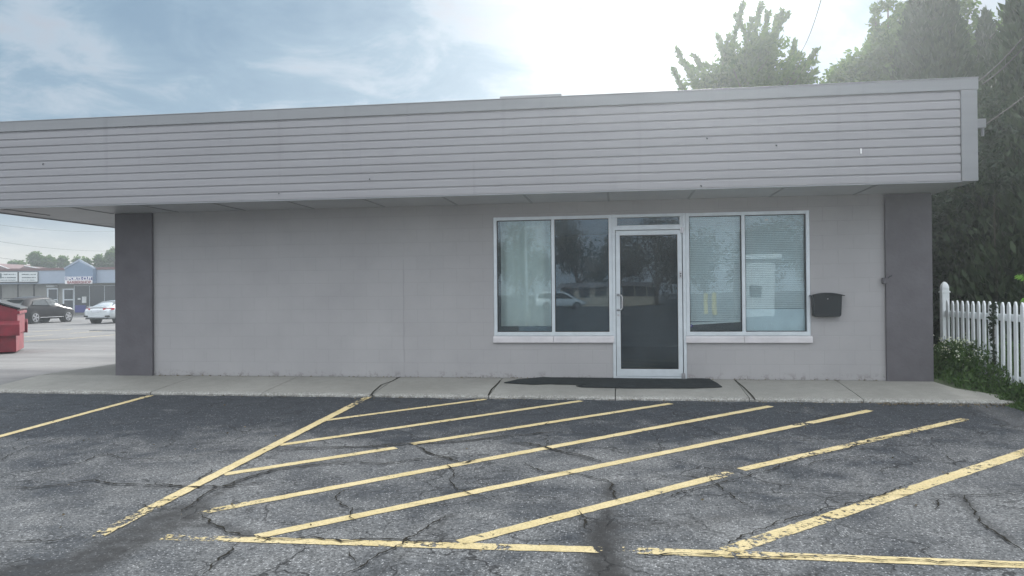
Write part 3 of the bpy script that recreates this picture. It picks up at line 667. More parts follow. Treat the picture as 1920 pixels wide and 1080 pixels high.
# ------------------------------------------------------------ foliage
def leaves(centers, size, aspect=.5, updir=None, jitter=.6, fold=.25):
    """many folded leaf blades; centers Nx3, size scalar or N; updir Nx3 main direction"""
    N = len(centers); C = np.asarray(centers, float)
    d = rng.normal(size=(N, 3)) if updir is None else np.asarray(updir)+rng.normal(size=(N, 3))*jitter
    d /= np.linalg.norm(d, axis=1)[:, None]+1e-9
    q = rng.normal(size=(N, 3)); s_ = np.cross(d, q); s_ /= np.linalg.norm(s_, axis=1)[:, None]+1e-9
    nn = np.cross(d, s_); sz = (np.ones(N)*size*rng.uniform(.65, 1.3, N))[:, None]
    a = C-d*sz*.5; b = C+d*sz*.5; l = C+s_*sz*aspect*.5+nn*sz*fold*.3; r = C-s_*sz*aspect*.5+nn*sz*fold*.3
    V = np.stack([a, l, b, r], 1).reshape(-1, 3)
    i = np.arange(N)*4
    F_ = np.concatenate([np.stack([i, i+1, i+2], 1), np.stack([i, i+2, i+3], 1)])
    return V, F_
def leafobj(name, parts, mt, parent=None, **k):
    V = np.concatenate([p[0] for p in parts]); off = 0; Fs = []
    for p in parts: Fs.append(p[1]+off); off += len(p[0])
    F_ = np.concatenate(Fs)
    me = bpy.data.meshes.new(name); me.vertices.add(len(V)); me.vertices.foreach_set('co', V.ravel())
    me.loops.add(len(F_)*3); me.loops.foreach_set('vertex_index', F_.ravel().astype(np.int32))
    me.polygons.add(len(F_)); me.polygons.foreach_set('loop_start', np.arange(len(F_), dtype=np.int32)*3)
    me.update(calc_edges=True); me.validate(); me.materials.append(mt)
    o = bpy.data.objects.new(name, me); COL.objects.link(o)
    if parent: o.parent = parent
    return tag(o, **k)
def curve(a, b, bend, n=10):
    a, b = np.array(a, float), np.array(b, float); t = np.linspace(0, 1, n)[:, None]
    return a+(b-a)*t+np.array(bend)*np.sin(PI*t)
def shoots(trunk_pts, tips, per, size, spread=.10, start=.35):
    """curved shoots from inner points to tips with leaves crowded along them"""
    P, D, tubes = [], [], []
    for tip in tips:
        base = trunk_pts[rng.integers(len(trunk_pts))]
        c = curve(base, tip, rng.normal(size=3)*.15, 14); tubes.append(c)
        L = np.linalg.norm(np.array(tip)-base); n = int(per*L*(1-start))
        t = start+(1-start)*rng.uniform(0, 1, n)**.8
        idx = np.clip(t*13, 0, 12.999); i0 = idx.astype(int); f = (idx-i0)[:, None]
        pts = c[i0]*(1-f)+c[i0+1]*f; w_ = (spread*(1.25-t)**.7)[:, None]
        off = rng.normal(size=(n, 3)); off /= np.linalg.norm(off, axis=1)[:, None]
        P.append(pts+off*w_*rng.uniform(.2, 1, (n, 1))); dr_ = (c[-1]-c[0])/L; D.append(off*.9+dr_*.8)
    return leaves(np.concatenate(P), size, .5, np.concatenate(D), .3), tubes

# roofside tree seen over the fascia
TY = 19.0
tips_px = [(1395, 4), (1427, 6), (1380, 28), (1466, 20), (1480, 24), (1344, 66), (1368, 66), (1268, 92), (1278, 118), (1262, 128), (1490, 76), (1534, 90), (1531, 114), (1530, 132), (1524, 148), (1346, 82), (1300, 100), (1410, 30), (1440, 24), (1455, 30), (1320, 120), (1500, 100), (1358, 100), (1300, 150), (1290, 135), (1510, 150)]
tips = []
for px, py in tips_px: tips.append(np.array(atY(px, py, TY+random.uniform(-.7, .7))))
cen = np.array(atY(1425, 215, TY)); rng = np.random.default_rng(5)
inner = [cen+np.array([dx, dy, dz]) for dx in (-1.1, -.6, -.2, .2, .6) for dy in (-.5, 0, .5) for dz in (-.9, -.2)]
extra = []
for k in range(90):
    an = rng.uniform(0, PI); rr = rng.uniform(.35, 1); depth = rng.uniform(-1.6, 1.6)
    wx = 1.75*rr*math.cos(an)*math.sqrt(max(0, 1-(depth/2)**2)); wz = (1.9-.55*abs(math.cos(an)))*rr*math.sin(an)
    extra.append(cen+np.array([wx-.05*0, depth, wz-.3]))
tr = empty('broadleaf_tree', (float(cen[0]), TY, -.3), label='bushy broadleaf tree with long spiky shoots rising behind the roof', cat='tree')
off = np.array([cen[0], TY, -.3])
l1, tb = shoots([p-off for p in inner], [p-off for p in tips], 130, .16, .15, .2)
l2, tb2 = shoots([p-off for p in inner], [p-off for p in extra], 60, .13, .24, .1)
bl_ = []
for px, py, rx, ry_, k in ((1415, 170, 88, 55, 3000), (1335, 152, 48, 22, 800), (1490, 155, 36, 30, 800), (1430, 95, 38, 36, 700), (1385, 115, 36, 30, 450)):
    p = np.array(atY(px, py, TY))-off; d = rng.normal(size=(k, 3)); d /= np.linalg.norm(d, axis=1)[:, None]; r = rng.uniform(0, 1, (k, 1))**.5
    lump = 1+.3*np.sin(d[:, :1]*6+px)*np.cos(d[:, 2:]*5+py)+.12*rng.normal(size=(k, 1))
    bl_.append(leaves(p+d*r*lump*np.array([rx/FPX*TY, 1.1, ry_/FPX*TY]), .14, .5, d, .7))
leafobj('crown', [l1, l2]+bl_, M['leaf'], tr)
m = MB()
m.tube([(0, 0, 0), (.05, 0, 1.5), (-.05, .05, 3.0), (0, 0, 4.6)], [.16, .14, .12, .07], 10)
for c in tb+tb2[:40]: m.tube([tuple(p) for p in c[::3]]+[tuple(c[-1])], [.03, .022, .016, .010, .006, .004][:len(c[::3])+1], 5, False)
m.build('trunk', M['bark'], tr)

def conifer(px, py_top, Y, width_px, py_ref, lab, n=15000, seed=1):
    global rng; rng = np.random.default_rng(seed)
    top = atY(px, py_top, Y); H = top.z+.3; R_at = (width_px/2)/FPX*Y; zr = atY(px, py_ref, Y).z+.3
    # radius law r = k*(H-z)^.75, bulging low
    k = R_at/((H-zr)**.72)
    def rad(h): return k*(H-h)**.72*(1 if h > .6 else .6+.4*h/.6)
    h = H*(1-rng.uniform(0, 1, n)**.62)*.995; th = rng.uniform(0, 2*PI, n)
    lob = 1+.10*np.sin(th*5+h*1.7)+.08*np.sin(th*9-h*3.1)+.05*rng.normal(size=n)
    rr = np.array([rad(x) for x in h])*lob*rng.uniform(.72, 1.03, n)
    C = np.stack([rr*np.cos(th), rr*np.sin(th), h], 1)
    D = np.stack([np.cos(th)*.45, np.sin(th)*.45, np.ones(n)], 1)
    t = empty('conifer', (top.x, Y, -.3), label=lab, cat='tree', group='tall pointed conifers at the right')
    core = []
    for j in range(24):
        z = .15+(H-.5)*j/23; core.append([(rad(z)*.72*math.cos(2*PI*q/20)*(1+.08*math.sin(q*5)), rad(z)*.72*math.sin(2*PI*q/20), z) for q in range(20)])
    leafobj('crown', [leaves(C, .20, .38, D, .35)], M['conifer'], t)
    m = MB(); m.grid(core, True); m.build('light_block_core', M['leafdark'], t)  # solid dark core added inside the crown to block light
    MB().tube([(0, 0, 0), (0, 0, H*.9)], [.14, .02], 8).build('trunk', M['bark'], t)
conifer(1745, -110, 17.5, 124, 150, 'broad tall conifer rising above the right part of the fascia', 22000, 1)
conifer(1848, 12, 20.0, 56, 150, 'small narrow spire conifer between the two broad ones', 12000, 2)
conifer(1962, -160, 14.5, 170, 120, 'broad dark conifer cut off by the right edge of the photo', 24000, 3)

def blob_tree(name, lab, base, blobs, n, size, mt, trunk_r=.12, cat='tree', group=None, seed=1, dens_out=.45):
    """crown from several ellipsoid leaf clouds (x,y,z,rx,ry,rz) in local coordinates"""
    global rng; rng = np.random.default_rng(seed)
    t = empty(name, base, label=lab, cat=cat, group=group)
    vol = np.array([b[3]*b[4]*b[5] for b in blobs])**.75; ns = (n*vol/vol.sum()).astype(int); parts = []
    for b, k in zip(blobs, ns):
        d = rng.normal(size=(k, 3)); d /= np.linalg.norm(d, axis=1)[:, None]; r = rng.uniform(0, 1, (k, 1))**dens_out
        lump = 1+.22*np.sin(d[:, :1]*7+b[0])*np.cos(d[:, 2:]*6+b[1])+.12*rng.normal(size=(k, 1))
        C = np.array(b[:3])+d*r*lump*np.array(b[3:]); parts.append(leaves(C, size, .55, d+np.array([0, 0, -.2]), .7))
    leafobj('crown', parts, mt, t)
    m = MB(); bz = max(.5, min(b[2]-b[5]*.3 for b in blobs)); m.tube([(0, 0, 0), (.03, 0, bz*.5), (0, 0, bz)], [trunk_r, trunk_r*.85, trunk_r*.6], 8)
    for b in blobs: m.tube([(0, 0, bz*.7), ((b[0])*.5, b[1]*.5, (bz+b[2])/2), (b[0], b[1], b[2]+b[5]*.3)], [trunk_r*.5, trunk_r*.3, trunk_r*.1], 6, False)
    m.build('trunk', M['bark'], t)
    return t
def local(px, py, Y, base): p = atY(px, py, Y); return (p.x-base[0], p.y-base[1], p.z-base[2])
def bl(px, py, Y, rpx, rpy, base, ry=1.0):
    x, y, z = local(px, py, Y, base); return (x, y, z, rpx/FPX*Y, ry, rpy/FPX*Y)
base = (atY(1665, 200, 20).x, 20, -.3)
blob_tree('broadleaf_tree', 'leafy tree sloping up between the roofside tree and the broad conifer', base,
          [bl(1640, 190, 20, 75, 60, base), bl(1590, 185, 20, 42, 38, base), bl(1620, 130, 20.3, 48, 34, base), bl(1670, 110, 20, 50, 60, base), bl(1690, 45, 20.4, 22, 34, base), bl(1575, 150, 20.5, 28, 26, base), bl(1650, 75, 20.5, 24, 24, base, .5),
           bl(1640, 40, 20.5, 9, 34, base, .25), bl(1665, 10, 20.5, 26, 9, base, .25), bl(1720, 160, 20, 60, 80, base)], 15000, .15, M['leaf'], seed=4)
base = (atY(1810, 150, 22).x, 22, -.3)
blob_tree('broadleaf_tree', 'loose leafy tree filling the gaps between the pointed conifers', base,
          [bl(1810, 90, 22, 34, 55, base), bl(1880, 110, 22, 22, 75, base), bl(1790, 20, 22, 28, 24, base), bl(1830, 190, 22, 60, 55, base), bl(1900, 40, 22, 16, 40, base), bl(1780, 200, 22, 60, 50, base)], 8500, .15, M['leaf'], seed=6)
base = (6.9, 14.3, -.3)
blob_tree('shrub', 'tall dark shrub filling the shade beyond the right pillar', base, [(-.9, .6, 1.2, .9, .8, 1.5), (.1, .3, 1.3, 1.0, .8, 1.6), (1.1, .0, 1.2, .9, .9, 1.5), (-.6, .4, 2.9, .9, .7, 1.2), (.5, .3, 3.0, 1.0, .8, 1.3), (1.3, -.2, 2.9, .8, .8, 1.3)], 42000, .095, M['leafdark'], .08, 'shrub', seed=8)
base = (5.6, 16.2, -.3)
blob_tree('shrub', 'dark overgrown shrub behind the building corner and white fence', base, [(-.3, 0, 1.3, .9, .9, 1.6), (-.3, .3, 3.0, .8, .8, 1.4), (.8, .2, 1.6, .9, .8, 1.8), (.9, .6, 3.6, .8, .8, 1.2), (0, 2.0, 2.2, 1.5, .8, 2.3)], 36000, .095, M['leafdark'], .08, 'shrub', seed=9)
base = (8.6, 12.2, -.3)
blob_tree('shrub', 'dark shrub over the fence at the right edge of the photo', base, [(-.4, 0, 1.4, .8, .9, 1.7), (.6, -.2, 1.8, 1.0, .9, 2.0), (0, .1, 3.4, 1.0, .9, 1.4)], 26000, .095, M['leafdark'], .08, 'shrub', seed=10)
# vine hanging beside the fascia end
base = (atY(1862, 270, 12.2).x, 12.2, -.3)
blob_tree('vine', 'hanging leafy vine just right of the fascia end', base, [bl(1862, 215, 12.2, 16, 50, base, .25), bl(1858, 290, 12.2, 16, 60, base, .25), bl(1868, 340, 12.2, 22, 22, base, .25), bl(1880, 245, 12.2, 26, 10, base, .2), bl(1895, 330, 12.2, 16, 8, base, .2)], 1500, .075, M['leafdark'], .002, 'vine', seed=12)

# ------------------------------------------------------------ fence
fx = 4.95
fe = empty('picket_fence', (fx, 12.4, -.1), label='white vinyl picket fence with a capped post beside the right pillar', cat='fence')
def Fv(x, y, z): return (x-fx, y-12.4, z+.1)
m = MB(); s = .052
m.box(-s, s, -s, s, -.2, 1.30); po = m.build('post', M['vinylwhite'], fe, bevel=.006)
m = MB(); m.box(-.062, .062, -.062, .062, 1.30, 1.325); m.box(-.05, .05, -.05, .05, 1.325, 1.345)
rows = []
for z, r in ((1.345, .058), (1.37, .062), (1.40, .058), (1.43, .046), (1.455, .028), (1.468, .010)): rows.append([(r*math.cos(a)*(1.12 if k % 2 else 1), r*math.sin(a)*(1.12 if k % 2 else 1), z) for k, a in enumerate([2*PI*j/8 for j in range(8)])])
m.grid(rows, True); m.add(rows[-1], [tuple(range(8))]); m.build('post_cap', M['vinylwhite'], po, bevel=.002)
for zc in (.98, .20):
    MB().box(-.02, .02, -3.6, -.055, zc-.045, zc+.045).build('rail', M['vinylwhite'], fe, bevel=.004)
random.seed(2)
for k in range(21):
    y = -.215-k*.164; wdt = .036; lean = random.uniform(-.006, .006); tz = 1.185+random.uniform(-.006, .006)
    MB().prism([(-.032, y-wdt, -.02), (-.032, y+wdt, -.02), (-.032, y+wdt+lean, tz-.06), (-.032, y+wdt*.45+lean, tz-.012), (-.032, y+lean, tz), (-.032, y-wdt*.45+lean, tz-.012), (-.032, y-wdt+lean, tz-.06)], (-.022, 0, 0)).build('picket', M['vinylwhite'], fe, bevel=.003)
p2 = po.copy(); COL.objects.link(p2); p2.location = (0, -3.66, 0); c2 = kids(po)[0].copy(); COL.objects.link(c2); c2.parent = p2

# weeds bank at the right
def gz(x, y): return zg(y)
rng = np.random.default_rng(21)
edge = [(4.25, 11.05), (4.35, 10.6), (4.72, 10.2), (4.70, 9.7), (4.75, 9.3), (5.0, 8.7), (5.5, 8.3), (7, 7.6)]
soil = MB(); top = [(x, y, max(gz(x, y)+.012, swz(y)+.0 if y > 9.9 else -9)) for x, y in edge]
rows = [[(x, y, z), (x+.25, y+.05, z+.06), (x+.8, y+.1, .02), (9.5, y+.4, .0), (30, y+2, .0)] for x, y, z in top]
rows.insert(0, [(4.255, 26, -.05), (4.6, 26, 0), (5.2, 26, .0), (9.5, 26.4, 0), (30, 28, 0)])
tag(soil.grid(rows).build('verge', M['grass'], smooth=True), kind='structure')
N = 16000
ys_ = rng.uniform(7.8, 12.6, N); ex = np.interp(-ys_, [-12.6, -11.05, -10.6, -10.2, -9.7, -9.3, -8.7, -8.3, -7.6], [4.30, 4.25, 4.35, 4.7, 4.68, 4.72, 4.98, 5.45, 6.6])
xs_ = ex+np.abs(rng.normal(size=N))*.75-.10
hb = np.clip((xs_-ex)*.9+.10, .07, .42)*(1+.35*np.sin(xs_*5+ys_*3))*np.clip((xs_-ex)/.12+.25, .2, 1); hgt = rng.uniform(0, 1, N)**.7*hb
gr = np.clip((xs_-ex)*.12-.11, -.12, 0)+np.where(ys_ < 9.9, -.05, .0)
C = np.stack([xs_, ys_, gr+hgt], 1); D = np.stack([rng.normal(size=N)*.5, rng.normal(size=N)*.5, np.ones(N)], 1)
pa = leaves(C[:10000], .10, .22, D[:10000], .4); pb = leaves(C[10000:], .06, .6, None)
leafobj('weeds', [pa, pb], M['weed'], kind='stuff', label='thick green weeds and grass crowding the kerb end and fence foot', cat='weeds')
# taller flowering weeds against the fence
def stemweed(x, y, h, lab, nfl, seed):
    global rng; rng = np.random.default_rng(seed)
    t = empty('flowering_weed', (x, y, -.05), label=lab, cat='weed', group='white flowering weeds along the fence')
    m = MB(); P = []; D = []; fl = []
    for k in range(9):
        a = rng.uniform(0, 2*PI); tip = (math.cos(a)*.22*rng.uniform(.3, 1), math.sin(a)*.22, h*rng.uniform(.65, 1)); c = curve((0, 0, 0), tip, (0, 0, .05), 8); m.tube([tuple(q) for q in c], .003, 4, False)
        for q in range(16):
            f = rng.uniform(.2, 1); i = min(6, int(f*7)); P.append(c[i]+rng.normal(size=3)*.03); D.append(rng.normal(size=3)+(0, 0, .3))
        for q in range(nfl): fl.append(c[-1]+rng.normal(size=3)*.035)
    m.build('stem', M['weed'], t); leafobj('foliage', [leaves(np.array(P), .065, .45, np.array(D), .3)], M['weed'], t)
    leafobj('flowers', [leaves(np.array(fl), .028, .8)], M['petal'], t, kind='stuff')
lb = ['at the foot of the fence post', 'in front of the first pickets', 'in front of the middle pickets', 'in front of the pickets nearer the road', 'at the pillar corner, mostly shaded']
for i, (x, y, h, nf) in enumerate(((4.78, 12.1, .62, 3), (4.75, 11.75, .62, 9), (4.74, 11.35, .60, 9), (4.72, 10.95, .50, 6), (4.45, 11.6, .45, 1))):
    stemweed(x, y, h, 'leafy flowering weed '+lb[i], nf, 30+i)
# vine on the fence
base = (4.88, 10.72, -.1)
blob_tree('fence_vine', 'small leafy vine climbing over the pickets near the rail', base, [(0, 0, .98, .05, .07, .13), (0, .05, .78, .05, .06, .14), (0, -.02, 1.12, .04, .05, .06), (0, 0, .5, .04, .05, .2)], 150, .07, M['leafdark'], .006, 'vine', seed=41)
# sapling at the right edge
rng = np.random.default_rng(44); q = atY(1925, 560, 9.3); sp_ = empty('sapling', (q.x+.15, 9.3, -.1), label='bright green feathery sapling poking in at the right edge above the fence', cat='sapling')
P = []; D = []; m = MB(); m.tube([(0, 0, 0), (0, 0, 1.5)], [.012, .006], 6)
for k, (dx, z0_, dz) in enumerate(((-.24, 1.42, .12), (-.20, 1.15, .12), (-.15, 1.3, .25), (.3, 1.4, .1), (-.26, 1.24, .04))):
    c = curve((0, 0, z0_-.15), (dx, -.05*k, z0_+dz-.02), (0, 0, .06), 14); m.tube([tuple(a) for a in c], .003, 4, False)
    for j in range(3, 14):
        for sd in (-1, 1): P.append(c[j]+np.array([0, .03*sd, -.025])); D.append((-.3, sd*.7, -.5))
m.build('stem', M['weed'], sp_); leafobj('foliage', [leaves(np.array(P), .10, .28, np.array(D), .15)], leafmat('sapling_leaf', (.12, .24, .08), (.18, .32, .10), .4), sp_)
# litter by the kerb
rng = np.random.default_rng(50); N = 260
C = np.stack([rng.uniform(3.1, 4.75, N), 9.84-np.abs(rng.normal(size=N))*.10, np.zeros(N)], 1)
C2 = np.stack([rng.uniform(-6, 4.5, 130), 9.84-np.abs(rng.normal(size=130))*.06, np.zeros(130)], 1)
C3 = np.stack([rng.uniform(-7.3, 3.6, 200), 11.09-np.abs(rng.normal(size=200))*.02, np.zeros(200)], 1)
C4 = np.stack([rng.uniform(-6.5, 4, 70), rng.uniform(4.4, 9.6, 70), np.zeros(70)], 1)
C = np.concatenate([C, C2, C3, C4])
for r in C: r[2] = (zg(r[1])+.012) if r[1] < 9.86 else swz(r[1])+.006
V, F_ = leaves(C, .028, .6, np.concatenate([rng.normal(size=(len(C), 2)), np.zeros((len(C), 1))], 1), .1); 
leafobj('leaf_litter', [(V, F_)], M['litter'], kind='stuff', label='dry leaf bits and grit scattered along the kerb and wall foot', cat='litter')

# ------------------------------------------------------------ dumpster
dp = empty('dumpster', (-16.0, 18.5, -.27), label='red steel dumpster with a black lid at the left edge', cat='dumpster')
d_ = MB()
d_.prism([(-.03, 0, .06), (-.03, 0, .52), (0, 0, .54), (0, 0, 1.20), (-.72, 0, 1.44), (-1.55, 0, 1.46), (-1.62, 0, .06)], (0, 1.9, 0))
d_.build('body', M['red'], dp, bevel=.012)
for y0, y1 in ((-.12, -.005), (1.905, 2.02)):
    MB().prism([(.06, y0, .50), (.06, y0, .80), (.06, y1, .90), (.06, y1, .50)], (-1.45, 0, 0)).build('fork_pocket', M['red'], dp, bevel=.01)
MB().box(-.01, .05, .0, 1.9, 1.08, 1.16).build('rim', M['red'], dp, bevel=.01)
MB().prism([(.07, -.05, 1.20), (-.72, -.05, 1.465), (-1.6, -.05, 1.485), (-1.6, -.05, 1.53), (-.71, -.05, 1.51), (.07, -.05, 1.24)], (0, 2.0, 0)).build('lid', M['lid'], dp, bevel=.008)
pr = atZ(33, 664, -.27); dp.location = (pr.x, pr.y, -.27); dp.rotation_euler = (0, 0, math.radians(36))

# ------------------------------------------------------------ cars (local x forward, y left, z up)
def car(name, lab, loc, rz, L, Wd, stations, paint, glassz, wheels, wr_=.33, extras=None, cat='car'):
    """stations: x, z_bottom, z_belt, z_top, halfwidth, roofhalf"""
    t = empty(name, loc, rz, label=lab, cat=cat)
    rows = []
    for x, zb, zbelt, zt, hw, rh in stations:
        half = [(0, zb), (hw*.80, zb), (hw*.97, zb+.10), (hw, zb+(zbelt-zb)*.55), (hw*.95, zbelt), (rh, zt-.035 if zt > zbelt+.08 else zbelt+.01), (rh*.8, zt), (0, zt+.012)]
        rows.append([(x, y, z) for y, z in half]+[(x, -y, z) for y, z in half[-2:0:-1]])
    m = MB(); m.grid(rows, True); m.add(rows[0], [tuple(range(len(rows[0])))]); m.add(rows[-1], [tuple(range(len(rows[0])))])
    b = m.build('body', paint, t, smooth=True); sb_ = b.modifiers.new('s', 'SUBSURF'); sb_.levels = 1; sb_.render_levels = 2
    for sx in wheels:
        for sd in (-1, 1):
            y = sd*(Wd/2-.11)
            arch = MB().tube([(sx, y+sd*.095, wr_), (sx, y-sd*.2, wr_)], wr_*1.17, 20).build('wheel_arch', M['rubber'], t)
            w_ = MB().tube([(sx, y+sd*.125, wr_), (sx, y-sd*.10, wr_)], wr_, 24).build('wheel', M['rubber'], t)
            r = MB(); 
            for k in range(5):
                a = 2*PI*k/5; ca, sa = math.cos(a), math.sin(a); q = wr_*.66
                r.prism([(sx+ca*.04-sa*.035, y+sd*.128, wr_+sa*.04+ca*.035), (sx+ca*q-sa*.06, y+sd*.128, wr_+sa*q+ca*.06), (sx+ca*q+sa*.06, y+sd*.128, wr_+sa*q-ca*.06), (sx+ca*.04+sa*.035, y+sd*.128, wr_+sa*.04-ca*.035)], (0, sd*.012, 0))
            ring = [[(sx+math.cos(a)*q, y+sd*yy, wr_+math.sin(a)*q) for a in [2*PI*j/24 for j in range(24)]] for q, yy in ((wr_*.62, .127), (wr_*.62, .141), (wr_*.72, .141), (wr_*.72, .127))]
            r.grid(ring, True); r.tube([(sx, y+sd*.125, wr_), (sx, y+sd*.145, wr_)], .06, 10); r.build('rim', M['rim'], w_)
    def skin(x, z):
        sx_ = [q[0] for q in stations]; f = lambda k: float(np.interp(x, sx_, [q[k] for q in stations]))
        tt = min(1, max(0, (z-f(2))/max(.05, f(3)-.035-f(2)))); return .95*f(4)+(f(5)-.95*f(4))*tt+.018
    def side(pts, nm='side_window'):
        pts = [(x, skin(x, z), z) for x, y, z in pts]
        for sd in (-1, 1):
            m = MB(); m.prism([(x, sd*y, z) for x, y, z in pts], (0, sd*.012, 0)); m.build(nm, M['carglass'], t)
    if extras: extras(t, side)
    return t
def suv_x(t, side):
    side([(-1.55, .74, 1.14), (-1.25, .70, 1.42), (-.40, .67, 1.52), (-.25, .72, 1.1), ])
    side([(-.20, .80, 1.08), (-.33, .68, 1.53), (.35, .68, 1.50), (1.02, .80, 1.10)])
    MB().prism([(-2.16, -.62, 1.12), (-2.16, .62, 1.12), (-1.86, .54, 1.45), (-1.86, -.54, 1.45)], (-.03, 0, .012)).build('rear_window', M['carglass'], t)
    MB().prism([(1.02, -.66, 1.13), (1.02, .66, 1.13), (.45, .56, 1.50), (.45, -.56, 1.50)], (.03, 0, .02)).build('windscreen', M['carglass'], t)
    MB().box(-2.12, -1.75, -.58, .58, 1.535, 1.565).build('spoiler', M['rubber'], t, bevel=.01)
    for sd in (-1, 1):
        MB().box(-2.30, -2.02, sd*.55, sd*.88, .92, 1.02).build('tail_light', M['tail'], t, bevel=.02)
        MB().prism([(2.18, sd*.55, .72), (2.02, sd*.86, .76), (1.80, sd*.90, .82), (2.10, sd*.55, .84)], (0, 0, .03)).build('headlight', M['lamp'], t)
        m = MB(); m.box(.86, 1.02, sd*.90, sd*1.08, 1.05, 1.17); m.build('mirror', M['carblack'], t, bevel=.03)
        MB().box(-1.0, 1.0, sd*.925, sd*.95, .34, .385).build('side_trim', M['steel'], t, bevel=.01)
suv_st = [(-2.33, .45, .78, .80, .70, .55), (-2.28, .32, .92, .98, .86, .70), (-2.10, .27, 1.05, 1.16, .91, .66), (-1.80, .25, 1.08, 1.54, .93, .58), (-1.2, .24, 1.08, 1.63, .94, .58), (-.3, .24, 1.07, 1.67, .94, .58), (.35, .24, 1.06, 1.62, .94, .57), (.75, .24, 1.05, 1.34, .94, .62), (1.10, .24, 1.03, 1.09, .94, .72), (1.7, .25, .95, 1.02, .93, .70), (2.1, .28, .86, .90, .88, .62), (2.32, .40, .70, .74, .70, .50)]
pa_ = atZ(63, 607, -.35)
def face_dir(d): return math.atan2(d.y, d.x)
r0, r1 = atZ(64, 607, -.35), atZ(122, 604, -.35); dv = r1-r0; ang = math.radians(91)
def put(wx, px, py, ang, side=-.85):
    """location so that the wheel at local (wx, side) stands at pixel"""
    p = atZ(px, py, -.35); c, s = math.cos(ang), math.sin(ang); return (p.x-(c*wx-s*side), p.y-(s*wx+c*side), -.35)
car('parked_suv', 'black parked SUV behind the red dumpster, seen from its rear side', put(-1.4, 64, 607, ang), ang, 4.7, 1.88, suv_st, M['carblack'], 0, (-1.4, 1.4), .37, suv_x)
def sed_x(t, side):
    side([(-1.35, .70, 1.00), (-.85, .64, 1.22), (-.10, .62, 1.33), (-.05, .70, .98)]); side([(0, .74, .98), (-.06, .63, 1.33), (.45, .62, 1.30), (1.15, .76, .96)])
    MB().prism([(-1.72, -.60, 1.03), (-1.72, .60, 1.03), (-1.02, .50, 1.31), (-1.02, -.50, 1.31)], (-.02, 0, .03)).build('rear_window', M['carglass'], t)
    MB().prism([(1.25, -.64, .98), (1.25, .64, .98), (.55, .54, 1.32), (.55, -.54, 1.32)], (.02, 0, .03)).build('windscreen', M['carglass'], t)
    for sd in (-1, 1):
        MB().prism([(-2.30, sd*.42, .80), (-2.20, sd*.80, .76), (-1.95, sd*.925, .84), (-1.92, sd*.92, .92), (-2.18, sd*.78, .93), (-2.30, sd*.42, .90)], (-.02, sd*.012, .02)).build('tail_light', M['tail'], t)
        MB().prism([(2.22, sd*.5, .62), (2.0, sd*.86, .66), (1.8, sd*.9, .72), (2.12, sd*.5, .72)], (0, 0, .02)).build('headlight', M['lamp'], t)
        MB().box(.95, 1.08, sd*.88, sd*1.04, .94, 1.04).build('mirror', M['carsilver'], t, bevel=.02)
        MB().box(-2.33, -2.20, sd*.55, sd*.82, .40, .50).build('bumper_vent', M['rubber'], t, bevel=.02)
    MB().box(-2.335, -2.31, -.27, .27, .68, .80).build('number_plate', M['plate'], t)
    MB().box(-2.34, -2.25, -.7, .7, .27, .34).build('bumper_trim', M['rubber'], t, bevel=.01)
    MB().box(-2.30, -2.16, -.64, .64, 1.005, 1.03).build('boot_lip', M['carsilver'], t, bevel=.008)
sed_st = [(-2.32, .40, .76, .80, .72, .60), (-2.28, .30, .84, .90, .84, .66), (-2.15, .26, .92, 1.01, .89, .68), (-1.75, .24, .95, 1.06, .90, .64), (-1.3, .23, .96, 1.25, .90, .56), (-.8, .22, .96, 1.37, .90, .54), (0, .22, .96, 1.41, .90, .54), (.5, .22, .95, 1.36, .90, .54), (.95, .22, .94, 1.15, .90, .60), (1.3, .22, .91, .97, .90, .68), (1.8, .24, .82, .88, .88, .66), (2.15, .28, .72, .78, .82, .58), (2.32, .38, .58, .62, .62, .50)]
ang = math.radians(90)
car('parked_sedan', 'silver parked sedan half hidden by the left pillar', put(-1.35, 224, 606, ang, -.8), ang, 4.64, 1.8, sed_st, M['carsilver'], 0, (-1.35, 1.35), .325, sed_x)
def plain_x(t, side):
    side([(-1.35, .70, 1.00), (-.85, .64, 1.22), (-.10, .62, 1.33), (-.05, .70, .98)]); side([(0, .74, .98), (-.06, .63, 1.33), (.45, .62, 1.30), (1.15, .76, .96)])
    MB().prism([(1.25, -.64, .98), (1.25, .64, .98), (.55, .54, 1.32), (.55, -.54, 1.32)], (.02, 0, .03)).build('windscreen', M['carglass'], t)
    for sd in (-1, 1): MB().box(2.20, 2.30, sd*.5, sd*.8, .60, .72).build('headlight', M['lamp'], t, bevel=.02)
q = atZ(172, 588, -.35)
car('parked_car', 'dark blue car parked by the barbershop window beyond the silver sedan', (q.x, q.y, -.35), math.radians(200), 4.6, 1.8, sed_st, M['carblue'], 0, (-1.35, 1.35), .325, plain_x)
# drain grate
q = atZ(208, 620, -.35); dg = MB().box(q.x-.9, q.x+.5, q.y-.3, q.y+.3, -.36, -.335).build('drain_cover', M['rubber'], label='flat dark drain cover in the lot near the silver sedan', cat='drain')
m = MB()
for k in range(9): m.box(q.x-.85+k*.15, q.x-.80+k*.15, q.y-.26, q.y+.26, -.335, -.325)
m.build('grate', M['steel'], dg)

